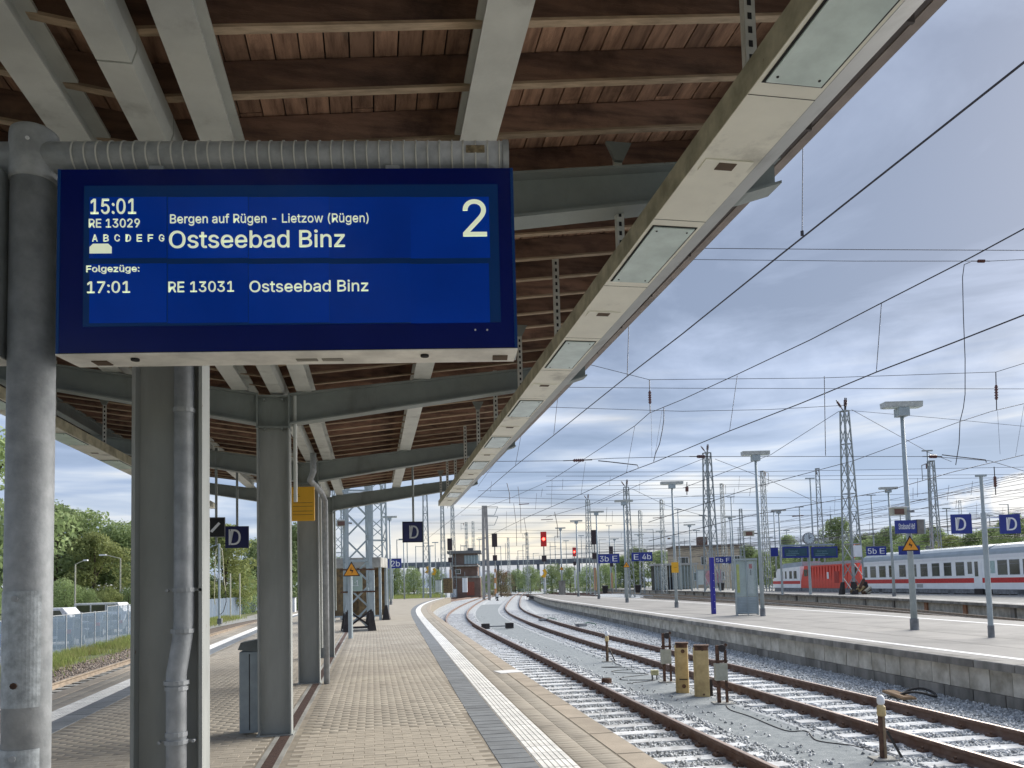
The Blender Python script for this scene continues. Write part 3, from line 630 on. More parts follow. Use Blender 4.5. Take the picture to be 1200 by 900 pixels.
# ================================================================== CANOPY
XC = -1.085; SL = .132
def zb_(x): return 3.84+SL*abs(x-XC)                 # underside of the purlins / top of the cross beams
can = thing('platform_canopy', 'long grey steel butterfly canopy with dark wooden ceiling over the near platform', 'canopy', (XC, 4.5, 0))
COLY = [4.5, 9.08, 13.85, 19.0]
def addv(me_b, **k): return me_b
def halfbeam(s):                                     # I-beam rising outwards with a tapered tail, local x from the column axis
    b = MB(); d0, d1, d2, d3 = .18, 2.55, 3.50, 3.73
    zt = lambda d: .0+SL*d; zl = lambda d: -.36+(.169*d if d < d2 else .169*d2+(d-d2)*.35)
    ds = (d0, 1.2, d1, d2, d3)
    def slab(f0, f1, hy):
        v = []
        for d in ds:
            for y in (-hy, hy):
                v += [(s*d, y, f0(d)), (s*d, y, f1(d))]
        fs = []
        for i in range(len(ds)-1):
            a = 4*i; c_ = a+4
            fs += [(a, a+2, c_+2, c_), (a+1, c_+1, c_+3, a+3), (a, c_, c_+1, a+1), (a+2, a+3, c_+3, c_+2)]
        fs += [(0, 1, 3, 2), (4*len(ds)-4, 4*len(ds)-2, 4*len(ds)-1, 4*len(ds)-3)]
        b.add(v, fs)
    slab(lambda d: zl(d)+.015, lambda d: zt(d)-.015, .008)
    slab(lambda d: zt(d)-.018, zt, .09); slab(zl, lambda d: zl(d)+.018, .09)
    b.box(min(s*d3, s*(d3+.012)), -.09, zl(d3), max(s*d3, s*(d3+.012)), .09, zt(d3)) if False else None
    return b
hb = {s: halfbeam(s).mesh('cross_beam', STEEL) for s in (-1, 1)}
kb = MB().box(-.18, -.008, -.36, .18, .008, .0).box(-.182, -.09, -.38, -.166, .09, .022).box(.166, -.09, -.38, .182, .09, .022).box(-.18, -.09, -.018, .18, .09, .0).box(-.19, -.095, -.382, .19, .095, -.36)
for i in (-1, 1):
    for z in (-.36, -.02): kb.tube((i*.10, -.1, z-.03), (i*.10, .1, z-.03), .014, n=6)
kb = kb.mesh('knee_block', STEEL)
def column_mesh(h):
    b = MB(); b.box(-.18, -.1, 0, -.162, .1, h); b.box(.162, -.1, 0, .18, .1, h); b.box(-.162, -.008, 0, .162, .008, h); b.box(-.165, -.06, 0, -.15, .06, .12); b.box(-.20, -.12, 0, .20, .12, .012); return b.mesh('column', COLP)
cmesh = column_mesh(3.46)
for y in [-5.2, -.35]+COLY:
    obj('column', cmesh, can, (0, y-4.5, 0)); obj('knee_block', kb, can, (0, y-4.5, 3.84))
    for s in (-1, 1): obj('cross_beam', hb[s], can, (0, y-4.5, 3.84))
def ibeam(b, x, z0, z1, y0, y1, w_=.2, tw=.014, tf=.018):
    b.box(x-w_/2, y0, z0, x+w_/2, y1, z0+tf); b.box(x-w_/2, y0, z1-tf, x+w_/2, y1, z1); b.box(x-tw/2, y0, z0+tf, x+tw/2, y1, z1-tf); return b
Y0C, Y1C = -7.4, 19.35
for d in (1.70, .345, -.36, -1.70):
    x = XC+d; z = 3.84+SL*abs(d)+.002
    for ya, yb in ((Y0C, 2.1), (2.1, 6.9), (6.9, 11.7), (11.7, 16.5), (16.5, Y1C)):
        ibeam(MB(), d, z, z+.2, ya-4.5+.004, yb-4.5-.004, .2 if abs(d) > 1 else .17).build('purlin', STEEL_L, can)
for d in (3.42, -3.42):
    ibeam(MB(), d, 3.84+SL*3.42+.002, 3.84+SL*3.42+.2, Y0C-4.5, Y1C-4.5, .12).build('edge_purlin', STEEL, can)
# central gutter trough in jointed panels
gx0, gx1 = -.055, .125
y = -7.; k = 0
gl = [.62, .31, .86, .62, 1.05]
while y < 19.2:
    l = gl[k % 5]; k += 1
    MB().prism([(gx0, 3.93), (gx0+.02, 3.87), (gx1-.02, 3.87), (gx1, 3.93), (gx1, 4.02), (gx0, 4.02)], y-4.5+.007, min(y+l, 19.2)-4.5-.007).build('gutter_panel', STEEL_L, can); y += l
MB().box(gx0+.03, Y0C-4.5, 3.89, gx1-.03, Y1C-4.5, 4.0).build('gutter_core', DARK, can)
# rafters: one mesh per side shared
def rafter(s):
    b = MB(); v = []
    for d in (0.03, 3.80):
        for y in (-.02, .02): v += [(s*d, y, 4.04+SL*d), (s*d, y, 4.20+SL*d)]
    b.add(v, [(0, 1, 3, 2), (4, 6, 7, 5), (0, 4, 5, 1), (2, 3, 7, 6), (0, 2, 6, 4), (1, 5, 7, 3)]); return b.mesh('rafter', WOOD)
def redge(s):                                        # thin strip in a paler wood tone along the rafter's foot
    b = MB(); v = []
    for d in (0.03, 3.80):
        for y in (-.024, .024): v += [(s*d, y, 4.026+SL*d), (s*d, y, 4.041+SL*d)]
    b.add(v, [(0, 1, 3, 2), (4, 6, 7, 5), (0, 4, 5, 1), (2, 3, 7, 6), (0, 2, 6, 4), (1, 5, 7, 3)]); return b.mesh('rafter_edge', WOODE)
rm = {s: rafter(s) for s in (-1, 1)}; rem = {s: redge(s) for s in (-1, 1)}
y = -7.2; 
while y < 19.3:
    for s in (-1, 1):
        q = obj('rafter', rm[s], can, (0, y-4.5, random.uniform(-.004, .004)), random.uniform(-.003, .003)); obj('rafter_edge', rem[s], q)
    y += .462
# boards
BW = .1225
far_b = MB(); k = 0
for s in (-1, 1):
    for i in range(31):
        d = .03+i*BW; hgap = .004
        def prof(L, jz): return [(s*(d+hgap), 4.202+SL*d+jz), (s*(d+BW-hgap), 4.202+SL*(d+BW)+jz), (s*(d+BW-hgap), 4.224+SL*(d+BW)+jz), (s*(d+hgap), 4.224+SL*d+jz)]
        o_ = (i*7 % 5)*.9
        far_b.prism(prof(0, 0), Y0C-4.5, 1.2-4.5-.004)
        cuts = [1.2]+[c_ for c_ in (3.4+o_, 8.0+o_, 12.6+o_) if c_ < 18.5]+[Y1C]
        for a, b_ in zip(cuts[:-1], cuts[1:]):
            MB().prism(prof(0, random.uniform(-.001, .003)), a-4.5+.003, b_-4.5-.003).build('board', BOARD, can)
setkind(far_b.build('boards_behind', BOARD, can), 'stuff')
for s in (-1, 1):
    b = MB(); v = []
    for d in (0.0, 3.95):
        for y in (Y0C-4.5, Y1C-4.5): v += [(s*d, y, 4.245+SL*d), (s*d, y, 4.28+SL*d)]
    b.add(v, [(0, 1, 3, 2), (4, 6, 7, 5), (0, 4, 5, 1), (2, 3, 7, 6), (0, 2, 6, 4), (1, 5, 7, 3)]); b.build('roof_sheet', FASC, can)
    x0, x1 = sorted((s*3.82, s*3.86)); MB().box(x0, Y0C-4.5, 4.44, x1, Y1C-4.5, 4.74).build('fascia', FASC, can)
    x0, x1 = sorted((s*3.862, s*3.93)); MB().box(x0, Y0C-4.5, 4.435, x1, Y1C-4.5, 4.46).build('drip_edge', mat('drip_edge_metal', (.30, .25, .22), .5), can)
    y = -6.9
    while y < 19.2:                                   # small cleats between the edge purlin and the fascia
        x0, x1 = sorted((s*3.50, s*3.82)); MB().box(x0, y-4.5, 4.24+.14, x1, y-4.5+.02, 4.45).build('edge_cleat', FASC, can); y += .924
b = MB().box(-3.9, Y1C-4.5, 3.9, -3.88, Y1C-4.5+.02, 4.0)
for s in (-1, 1):
    v = []
    for d in (0, 3.9):
        for y in (Y1C-4.5+.002, Y1C-4.5+.03): v += [(s*d, y, 4.03+SL*d), (s*d, y, 4.30+SL*d)]
    MB().add(v, [(0, 1, 3, 2), (4, 6, 7, 5), (0, 4, 5, 1), (2, 3, 7, 6), (0, 2, 6, 4), (1, 5, 7, 3)]).build('end_fascia', FASC, can)
# downpipes
def downpipe(x, y, r_, top):
    L = [(x, y-.09, top), (x, y-.09, 1.46), (x-.005, y-.10, 1.36), (x-.03, y-.12, 1.18), (x-.03, y-.12, 0)]
    b = MB().path(L, r_, 16)
    o = b.build('downpipe', GALV, can, smooth=True)
    for z, q, rr in ((1.62, L[1], r_+.006), (1.40, L[2], r_+.008), (1.13, (x-.03, y-.12), r_+.012), (1.10, (x-.03, y-.12), r_+.007), (.86, (x-.03, y-.12), r_+.005), (.82, (x-.03, y-.12), r_+.008), (.25, (x-.03, y-.12), r_+.008), (2.6, (x, y-.09), r_+.006)):
        MB().tube((q[0], q[1], z-.01), (q[0], q[1], z+.012), rr, n=16).build('pipe_ring', GALV, o)
    for z in (1.62, .82):
        q = (x, y-.09) if z > 1.4 else (x-.03, y-.12); MB().box(q[0]-.085, q[1]+.01, z-.006, q[0]+.085, q[1]+.03, z+.008).tube((q[0]-.085, q[1]-.01, z), (q[0]-.085, q[1]+.04, z), .009, n=6).tube((q[0]+.085, q[1]-.01, z), (q[0]+.085, q[1]+.04, z), .009, n=6).build('pipe_bracket', GALV, o)
    return o
downpipe(.085, 0.0, .052, 3.48)
# pipe swan-neck from the gutter to column three
P3 = 13.85-4.5
MB().path([(.16, P3-.9, 3.86), (.16, P3-.9, 3.55), (.10, P3-.85, 3.42), (.24, P3-.25, 3.30), (.30, P3-.2, 3.15), (.30, P3-.2, .0)], .05, 12).build('downpipe', GALV, can, smooth=True)
MB().tube((.235, 9.08-4.5, 2.62), (.235, 9.08-4.5, 3.86), .022).build('conduit', STEEL_L, can)
MB().tube((.215, P3-.05, .6), (.215, P3-.05, 3.46), .02).build('conduit', STEEL_L, can)
MB().tube((.215, 19.-4.5, 1.1), (.215, 19.-4.5, 3.5), .025).build('conduit', STEEL, can)
# ---- cable and light channels hung below the canopy
def channel(label, s, y0, y1, vis_):
    X = 1.49 if s > 0 else -3.90
    t = thing('light_channel', label, 'light channel', (X, y0, 3.58), -.0055 if s > 0 else 0.0, 'light channels under the canopy')
    L = y1-y0; w_ = .30; k = s
    def xs(a, b_): return (a, b_) if k > 0 else (w_-b_, w_-a)
    a, b_ = xs(0, w_); 
    MB().box(a, 0, .0, b_, L, .004).build('bottom_tray', CREAM, t)
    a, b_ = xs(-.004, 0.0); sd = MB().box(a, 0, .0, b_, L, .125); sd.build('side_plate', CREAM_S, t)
    if k > 0: pl = [(w_, .0), (w_+.004, -.0), (w_+.115, .045), (w_+.115, .11), (w_+.111, .11), (w_+.111, .048)]
    else: pl = [(0, 0), (-.004, 0), (-.13, .10), (-.13, .16), (-.126, .16), (-.126, .103)]
    MB().prism(pl, 0, L).build('slanted_plate', CHG, t)
    a, b_ = xs(0, w_+.08) if k > 0 else (-.12, w_); MB().box(a, 0, .11, b_, L, .118).build('inner_tray', CHG, t)
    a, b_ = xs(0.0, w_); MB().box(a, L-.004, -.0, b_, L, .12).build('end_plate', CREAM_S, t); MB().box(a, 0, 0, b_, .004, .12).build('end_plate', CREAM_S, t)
    gmesh = None; y = 1.93-y0
    a, b_ = xs(.03, w_-.03)
    fr = MB().box(a-.012, -.012, -.003, b_+.012, .78, -.001).mesh('panel_frame', DARK)
    gl_ = MB().cbox(a, 0, -.01, b_, .768, -.003, .002); gl_ = MB().box(a, 0, -.009, b_, .768, -.0032).mesh('lamp_glass', GLASSP)
    sc = MB().tube((a+.03, .04, -.012), (a+.03, .04, -.008), .006, n=6).tube((b_-.03, .04, -.012), (b_-.03, .04, -.008), .006, n=6).tube((a+.03, .73, -.012), (a+.03, .73, -.008), .006, n=6).tube((b_-.03, .73, -.012), (b_-.03, .73, -.008), .006, n=6).mesh('panel_screw', DARK)
    seam = MB().box(*(lambda q: (q[0], -.0015, -.0015, q[1], .0015, -.0005))(xs(0, w_))).mesh('seam', DARK)
    lid = MB().box(a, 0, -.006, b_, .1, -.0005).mesh('vent_lid', CREAM); vt = MB().box((a+b_)/2-.045, .02, -.0085, (a+b_)/2+.045, .08, -.0055).mesh('vent', VENT)
    while y < L-1.0:
        if y+y0 > -1:
            f = obj('lamp_cover', gl_, t, (0, y, 0)); obj('panel_frame', fr, f); obj('panel_screw', sc, f)
            obj('seam', seam, t, (0, y+.86, 0)); obj('seam', seam, t, (0, y-.08, 0))
            q = obj('vent_lid', lid, t, (0, y+1.33, 0)); obj('vent', vt, q)
        y += 2.02
    # perforated hangers
    hx = .054 if k > 0 else w_-.004
    y = 2.80-y0; n_ = 0
    while y < L-.3:
        top = 4.05+SL*abs(X+hx-XC)-3.58-.01; o = MB().box(hx-.048, y-.003, .12, hx, y, top).build('hanger', mat('hanger_white', (.62, .62, .57), .6), t)
        if n_ % 2: MB().prism([(hx-.11, top), (hx+.06, top), (hx, top-.12), (hx-.055, top-.12)], y-.03, y-.004).build('hanger_bracket', STEEL, o)
        MB().box(hx-.051, y, .12, hx-.048, y+.03, top).build('hanger_flange', MATS['hanger_white'], o)
        hb_ = MB(); z = .15
        while z < top-.03: hb_.box(hx-.035, y-.0045, z, hx-.017, y-.003, z+.028); z += .06
        setkind(hb_.build('hanger_slots', DARK, o), 'stuff'); y += 1.72; n_ += 1
    return t
channel('long cream light channel with milky glass covers under the right edge of the canopy', 1, -6.5, 18.75, 1)
channel('cream light channel seen through the columns under the left edge of the canopy', -1, -2.0, 19.0, 0)
# ================================================================== DISPLAY AND POLE
pole = thing('display_pole', 'round galvanised steel pole at the far left carrying the blue train display', 'pole', (-1.402, 3.5, 0))
MB().tube((0, 0, 0), (0, 0, 3.40), .089, n=40).build('shaft', GALV, pole, smooth=False)
for me in [pole.children[0].data] if pole.children else []: me.polygons.foreach_set('use_smooth', [len(p.vertices) == 4 for p in me.polygons])
MB().lathe([(.090, 3.37), (.096, 3.38), (.096, 3.57), (.092, 3.592), (.08, 3.602), (.0, 3.61)], 40).build('collar', GALV, pole, smooth=True)
def arcplate(z0, z1, a0, a1, r_=.092):
    b = MB(); v = []; n = 14
    for i in range(n+1):
        a = a0+(a1-a0)*i/n; v += [(r_*math.sin(a), -r_*math.cos(a), z0), (r_*math.sin(a), -r_*math.cos(a), z1), ((r_-.004)*math.sin(a), -(r_-.004)*math.cos(a), z0), ((r_-.004)*math.sin(a), -(r_-.004)*math.cos(a), z1)]
    fs = []
    for i in range(n): a = 4*i; fs += [(a, a+4, a+5, a+1), (a+2, a+3, a+7, a+6), (a+1, a+5, a+7, a+3), (a, a+2, a+6, a+4)]
    fs += [(0, 1, 3, 2), (4*n, 4*n+2, 4*n+3, 4*n+1)]; return b.add(v, fs)
zA, zB = pz(25, 693, 3.2).z, pz(25, 825, 3.2).z
for z0, z1 in ((zB, zA), (.55, pz(25, 872, 3.2).z)):
    o = arcplate(z0, z1, R(-62), R(52)).build('patch_plate', GALV_L, pole)
    for z in (z0+.09, z1-.03): MB().tube((-.012, -.0905, z), (-.012, -.099, z), .013, n=8).build('bolt', RUST if z < z0+.1 else GALV, o)
MB().tube((0.01, -.093, 3.52), (0.01, -.101, 3.52), .008, n=8).build('bolt', WHITE, pole)
pL, pR = Vector((-1.275, 3.405)), Vector((.622, 3.14)); rzD = math.atan2((pR-pL).y, (pR-pL).x); Wd = (pR-pL).length
dc = (pL+pR)/2
Z0, Z1 = 2.603, 3.394
arm = thing('support_pipe', 'horizontal galvanised pipe wound with thin ties above the blue display', 'pipe', (dc.x, dc.y+.07, 0), rzD)
MB().tube((-1.9, 0, 3.480), (Wd/2-.01, 0, 3.480), .066, n=28).build('pipe_shaft', GALV, arm)
arm.children[0].data.polygons.foreach_set('use_smooth', [len(p.vertices) == 4 for p in arm.children[0].data.polygons])
tie = MB().tube((-.0028, 0, 0), (.0028, 0, 0), .0700, n=28).mesh('cable_tie', mat('pale_tie', (.66, .66, .62), .5))
for i in range(36): obj('cable_tie', tie, arm, (-Wd/2+.06+i*.0517+random.uniform(-.002, .002), 0, 3.480))
MB().tube((Wd/2-.03, 0, 3.480), (Wd/2-.005, 0, 3.480), .071, n=28).build('pipe_end_cap', GALV, arm)
MB().box(Wd/2-.19, -.071, 3.465, Wd/2-.11, -.064, 3.495).build('small_label', mat('label_brown', (.30, .24, .15), .7, 0, .5, 60), arm)
for x in (-.55, .45): MB().box(x-.03, -.05, 3.38, x+.03, .05, 3.42).build('bracket', GALV, arm)
def display(label, loc, rz, W, full=True):
    t = thing('train_display', label, 'departure display', (loc.x, loc.y, 0), rz, 'train displays on the pole')
    D = .175; h = W/2
    MB().box(-h, .012, Z0, h, D, Z1).build('housing', mat('housing_grey', (.32, .35, .36), .4, .2), t)
    MB().box(-h+.0, 0.0, Z0, -h+.012, .012, Z1).build('edge_strip', BLUEF, t); MB().box(h-.012, 0, Z0, h, .012, Z1).build('edge_strip', BLUEF, t)
    MB().box(-h+.012, .002, Z0+.004, h-.012, .012, Z1).build('bezel', BLUEB, t)
    # underside tray with vents and an inspection lid
    MB().hexa([(-h, -.0, Z0-.006), (h, -.0, Z0-.006), (h-.01, D, Z0-.006), (-h+.01, D, Z0-.006), (-h, -.004, Z0-.001), (h, -.004, Z0-.001), (h-.01, D, Z0-.001), (-h+.01, D, Z0-.001)]).build('underside_tray', mat('tray_pale_grey', (.85, .85, .80), .4), t)
    if not full: return t
    for x in (h-.07, -h+.14): MB().box(x-.035, .08, Z0-.010, x+.03, .14, Z0-.006).build('speaker_grille', VENT, t)
    for x in (.05, .16): MB().box(x-.045, .09, Z0-.0095, x+.045, .12, Z0-.006).build('vent', mat('vent_grey', (.3, .29, .25), .7), t)
    for x in (-.66, .56): MB().tube((x, .06, Z0-.014), (x, .06, Z0-.006), .018, n=10).build('lock', DARK, t)
    return t
dsp = display('large blue train display reading Ostseebad Binz and platform 2, hung from the pipe', Vector((dc.x, dc.y, 0)), rzD, Wd)
ca, sa = math.cos(rzD), math.sin(rzD)
ex = Vector((ca, sa, 0)); ny = Vector((-sa, ca, 0))
def L2(px, py):                                      # photo pixel -> (x, z) on the display's front plane
    d = ray(px, py); o = Vector((0, 0, HC)); c0 = Vector((dc.x, dc.y, 0)); t_ = (c0-o).dot(ny)/d.dot(ny); p = o+d*t_; return (p-c0).dot(ex), p.z
xa, za = L2(97, 383); xb, zb2 = L2(583, 216)
MB().box(xa, -.001, za, xb, .0045, zb2).build('inner_frame', BLUEF, dsp)
for r0_, r1_ in ((231, 303), (309, 379)):
    cs = [104, 196, 291, 386, 481, 573]
    for c0_, c1_ in zip(cs[:-1], cs[1:]):
        x0, z0 = L2(c0_+.8, r1_); x1, z1 = L2(c1_-.3, r0_); MB().box(x0, -.0035, z0, x1, .001, z1).build('lcd_panel', LCD, dsp)
def dt(s, px0, py0, px1, py1, bold=0, ref=None, sp=None):
    x0, z0 = L2(px0, py1); x1, z1 = L2(px1, py0); text(s, dsp, x0, z0, x1, z1, -.0042, LCDT, bold, ref=ref)
dt('15:01', 107, 233.5, 160, 251.5, .012); dt('RE 13029', 105, 257, 164.5, 267.5, .005)
for i, ch in enumerate('ABCDEFG'): dt(ch, 109+i*13.0, 275.5, 115+i*13.0, 283.5, .01)
x0, z0 = L2(105.5, 297.5); x1, z1 = L2(131.5, 286); q = .014
MB().prism([(x0, z0), (x1, z0), (x1, z1-q), (x1-q, z1), (x0+q, z1), (x0, z1-q)], -.0048, -.003).build('coach_symbol', LCDT, dsp)
dt('Bergen auf Rügen - Lietzow (Rügen)', 200, 250.5, 432, 262.5, .004, 'Bef'); dt('Ostseebad Binz', 199, 270, 404, 291.5, .03, 'Ostb')
dt('2', 543, 234.5, 569.5, 277.5, .012); dt('Folgezüge:', 102, 311.5, 164, 319.5, .01, 'Fol')
dt('17:01', 103, 330, 153, 344, .012); dt('RE 13031', 198, 330, 274.5, 343, .014); dt('Ostseebad Binz', 293, 328.5, 431.5, 343, .02, 'Ostb')
for x_, y_ in ((557, 386.5), (571, 386.5)):
    x0, z0 = L2(x_, y_); MB().tube((x0, -.001, z0), (x0, .003, z0), .004, n=8).build('sensor_dot', WHITE, dsp)
c2_ = Vector((-1.412, 3.5, 0))-ex*.15
display('second display housing left of the round pole, mostly outside the picture', Vector((-1.412-.085-.85, 3.5+.02, 0)), rzD, 1.7, False)
# ================================================================== THINGS ON OUR PLATFORM
# steel litter bin at the second column
bn = thing('litter_bin', 'grey steel litter bin with slanted lid behind the second column', 'bin', (-1.40, 9.30, 0))
MB().cbox(-.085, -.15, .02, .12, .15, .93, .01).build('bin_body', mat('bin_grey', (.30, .35, .38), .45, .3, .15), bn)
MB().hexa([(-.10, -.16, .95), (.13, -.16, .92), (.13, .16, .92), (-.10, .16, .95), (-.07, -.16, 1.03), (.13, -.16, 1.06), (.13, .16, 1.06), (-.07, .16, 1.03)]).build('slanted_lid', mat('bin_lid', (.15, .17, .17), .5), bn)
MB().box(.02, -.155, .05, .028, -.149, .9).build('door_gap', DARK, bn)
# yellow timetable board on the third column
p0, p1 = pz(342, 611, 12.6), pz(368, 570, 12.6)
yb = thing('yellow_notice_board', 'plain yellow timetable board beside the third canopy column', 'notice board', ((p0.x+p1.x)/2, (p0.y+p1.y)/2, 0), FACE*.6)
wy = (p1-p0).to_2d().length
MB().box(-wy/2, -.02, p0.z, wy/2, .02, p1.z).build('board_face', YEL, yb, bevel=.01)
for i, (z, l) in enumerate(((.44, .10), (.41, .12), (.30, .36), (.24, .36), (.16, .36), (.10, .36))):
    MB().box(-wy/2+.03, -.0225, p0.z+z*.98, -wy/2+.03+min(l, wy-.06), -.0195, p0.z+z*.98+.008).build('printed_line', mat('print_brown', (.25, .15, .04), .7), yb)
MB().box(-.02, .02, p0.z+.1, .02, .14, p0.z+.16).build('bracket', STEEL, yb)
def sign_board(name, label, p, W, H, mface, letters, rz=None, group=None, cat='sign', frame=None, rods=None, depth_=.04, lm=WHITE, shift=0, bold=.01, lh=.62, lw=.4, hang_top=None):
    t = thing(name, label, cat, (p.x, p.y, p.z), FACE if rz is None else rz, group)
    MB().box(-W/2, -depth_/2, -H/2, W/2, depth_/2, H/2).build('panel', mface, t)
    if frame:
        b = MB(); f = W*.035
        b.box(-W/2-.002, -depth_/2-.006, -H/2-.002, -W/2+f, -depth_/2+.004, H/2+.002); b.box(W/2-f, -depth_/2-.006, -H/2-.002, W/2+.002, -depth_/2+.004, H/2+.002)
        b.box(-W/2+f, -depth_/2-.006, -H/2-.002, W/2-f, -depth_/2+.004, -H/2+f); b.box(-W/2+f, -depth_/2-.006, H/2-f, W/2-f, -depth_/2+.004, H/2+.002); b.build('frame', frame, t)
    if letters:
        text(letters, t, -W*lw/2+shift*W, -H*lh/2, W*lw/2+shift*W, H*lh/2, -depth_/2-.002, lm, bold)
    if rods:
        for x in rods: MB().tube((x, 0, H/2), (x, 0, hang_top-p.z), .022, n=8).build('hanger_rod', STEEL, t)
    return t
# D sign hanging beyond the canopy end, D sign and black sign between columns one and two
p = pz(483.5, 623.5, 15.2); sign_board('section_sign', 'dark blue D sign hanging on a thin rod from the canopy end', p, .40, .41, SIGNN, 'D', 0.05, 'hanging D signs', frame=BLACK, rods=[0.02], hang_top=4.3, shift=.06, lw=.44, lh=.62, lm=mat('letter_grey_white', (.62, .64, .66), .5), bold=.02)
p = pz(278, 629.5, 14.2); sign_board('section_sign', 'dark blue D sign hanging right of the black sign with a white slash', p, .41, .40, SIGNN, 'D', 0.05, 'hanging D signs', frame=SIGNN, rods=[0.0], hang_top=4.1, shift=-.1, lw=.5, lh=.72, bold=.02)
p = pz(252, 618, 13.2); t = sign_board('black_sign', 'small black hanging sign with a white slash, left of the D sign', p, .33, .34, BLACK, None, 0.05, frame=mat('frame_grey', (.2, .2, .2), .4), rods=[0.02], hang_top=4.1)
MB().add([(-.08, -.026, -.07), (-.04, -.026, -.09), (.09, -.026, .06), (.06, -.026, .09), (-.08, -.022, -.07), (-.04, -.022, -.09), (.09, -.022, .06), (.06, -.022, .09)], [(0, 1, 2, 3), (7, 6, 5, 4), (0, 4, 5, 1), (1, 5, 6, 2), (2, 6, 7, 3), (3, 7, 4, 0)]).build('white_slash', WHITE, t)
MB().tube((.02, 0, -.17), (.02, 0, -.30), .02).build('lower_stub', STEEL, t)
# ================================================================== MASTS
def lattice(name, label, base, h, wb, wt, rz=0.0, n=None, group=None, insul=False, arm_=None, m=None, lw=None, parts4=True, cat='mast'):
    """square lattice mast: four angle legs with zigzag bracing"""
    m = m or GALV_M; t = thing(name, label, cat, base, rz, group); lw = (lw or max(.05, wb*.14))*(1 if cat == 'tower' or m is LAMPG else .72)
    def c_(k, z): f = z/h; q = (wb*(1-f)+wt*f)/2; sx, sy = ((-1, -1), (1, -1), (1, 1), (-1, 1))[k]; return Vector((sx*q, sy*q, z))
    for k in range(4): MB().bar(c_(k, 0), c_(k, h), lw).build('leg', m, t)
    n = n or max(6, int(h/(wb*1.15))); b = MB()
    for k in range(4):
        for i in range(n):
            z0, z1 = h*i/n, h*(i+1)/n; k2 = (k+1) % 4
            a, e = (c_(k, z0), c_(k2, z1)) if i % 2 else (c_(k2, z0), c_(k, z1)); b.bar(a, e, lw*.5)
            if i % 3 == 0: b.bar(c_(k, z0), c_(k2, z0), lw*.55)
    setkind(b.build('bracing', m, t), 'stuff')
    MB().box(-wt/2-.06, -wt/2-.06, h-.02, wt/2+.06, wt/2+.06, h+.06).build('top_plate', m, t)
    if insul:
        for x, a in ((-.45, -.9), (.1, .1), (.5, .15)):
            b = MB(); p0_ = Vector((x*.3, 0, h+.05)); d = Vector((a, 0, 1)).normalized()
            b.tube(p0_, p0_+d*1.2, .05, n=6).build('insulator_post', WIRE, t)
            b2 = MB()
            for i in range(5): b2.tube(p0_+d*(.45+i*.12), p0_+d*(.45+i*.12+.05), .11, n=8)
            setkind(b2.build('insulator_discs', INSUL, t), 'stuff')
    if arm_:
        L, z = arm_; s = 1 if L > 0 else -1
        MB().bar((0, 0, h-z), (L, 0, h-z), .07).build('bracket_arm', m, t); MB().bar((L, 0, h-z), (L, 0, h-z-1.5), .06).build('drop_tube', m, t)
        MB().bar((L*.5, 0, h-z), (L*.5, 0, h-z-.5), .09).build('insulator', INSUL, t)
        MB().bar((0, 0, h-z-1.4), (L, 0, h-z-1.1), .06).build('steady_arm', m, t)
    return t
def pp(px, pyb, Z, zb=None):
    p = pz(px, pyb, Z); 
    if zb is not None: p = Vector((p.x, p.y, zb))
    return p
def hz_(px): return 690+(px-436)*-.0235
def hgt(px, pyt, Z): return pz(px, pyt, Z).z
def tlamp(label, p, ytop, px, W=1.75, rz=FACE, r=.07, slim=False, group='T-shaped lamp masts'):
    Z = depth(p); h = hgt(px, ytop, Z)-p.z; t = thing('lamp_mast', label, 'lamp mast', p, rz, group)
    MB().tube((0, 0, 0), (0, 0, h), r*1.35, r*.75, 10).build('mast_tube', LAMPG, t, smooth=True)
    if not slim: MB().tube((0, 0, 0), (0, 0, .32), r*1.7, n=10).build('base_sleeve', UNDER, t)
    if slim: MB().box(-W/2, -.09, h, W/2, .09, h+.13).build('lamp_head', LAMPG, t)
    else:
        MB().box(-W*.14, -.16, h-.02, W*.14, .16, h+.22).build('head_box', LAMPG, t)
        q = MB().hexa([(-W/2, -.14, h+.24), (W/2, -.14, h+.24), (W/2, .14, h+.24), (-W/2, .14, h+.24), (-W/2, -.17, h+.40), (W/2, -.17, h+.40), (W/2, .17, h+.40), (-W/2, .17, h+.40)]).build('lamp_head', mat('lamp_head_pale', (.50, .53, .52), .5), t)
        for s in (-1, 1): MB().box(min(s*.06, s*(W/2-.06)), -.12, h+.228, max(s*.06, s*(W/2-.06)), .12, h+.241).build('diffuser', GLASSP, q)
    return t, h
def camera_box(label, p, px, py, dxl=-.35):
    Z = depth(p); q = pz(px, py, Z); t = thing('camera_housing', label, 'camera', (q.x, q.y, q.z), FACE, 'cameras on the lamp masts')
    MB().box(-.22, -.12, -.12, .18, .12, .10).build('housing', BOXC, t); MB().box(-.24, -.13, .10, .24, .13, .13).build('rain_hood', WHITE, t)
    MB().box(-.18, -.125, -.1, .1, -.119, .06).build('window', mat('camera_window_brown', (.16, .08, .06), .3), t); MB().bar((.18, 0, 0), (-dxl, 0, -.02), .06).build('bracket', UNDER, t)
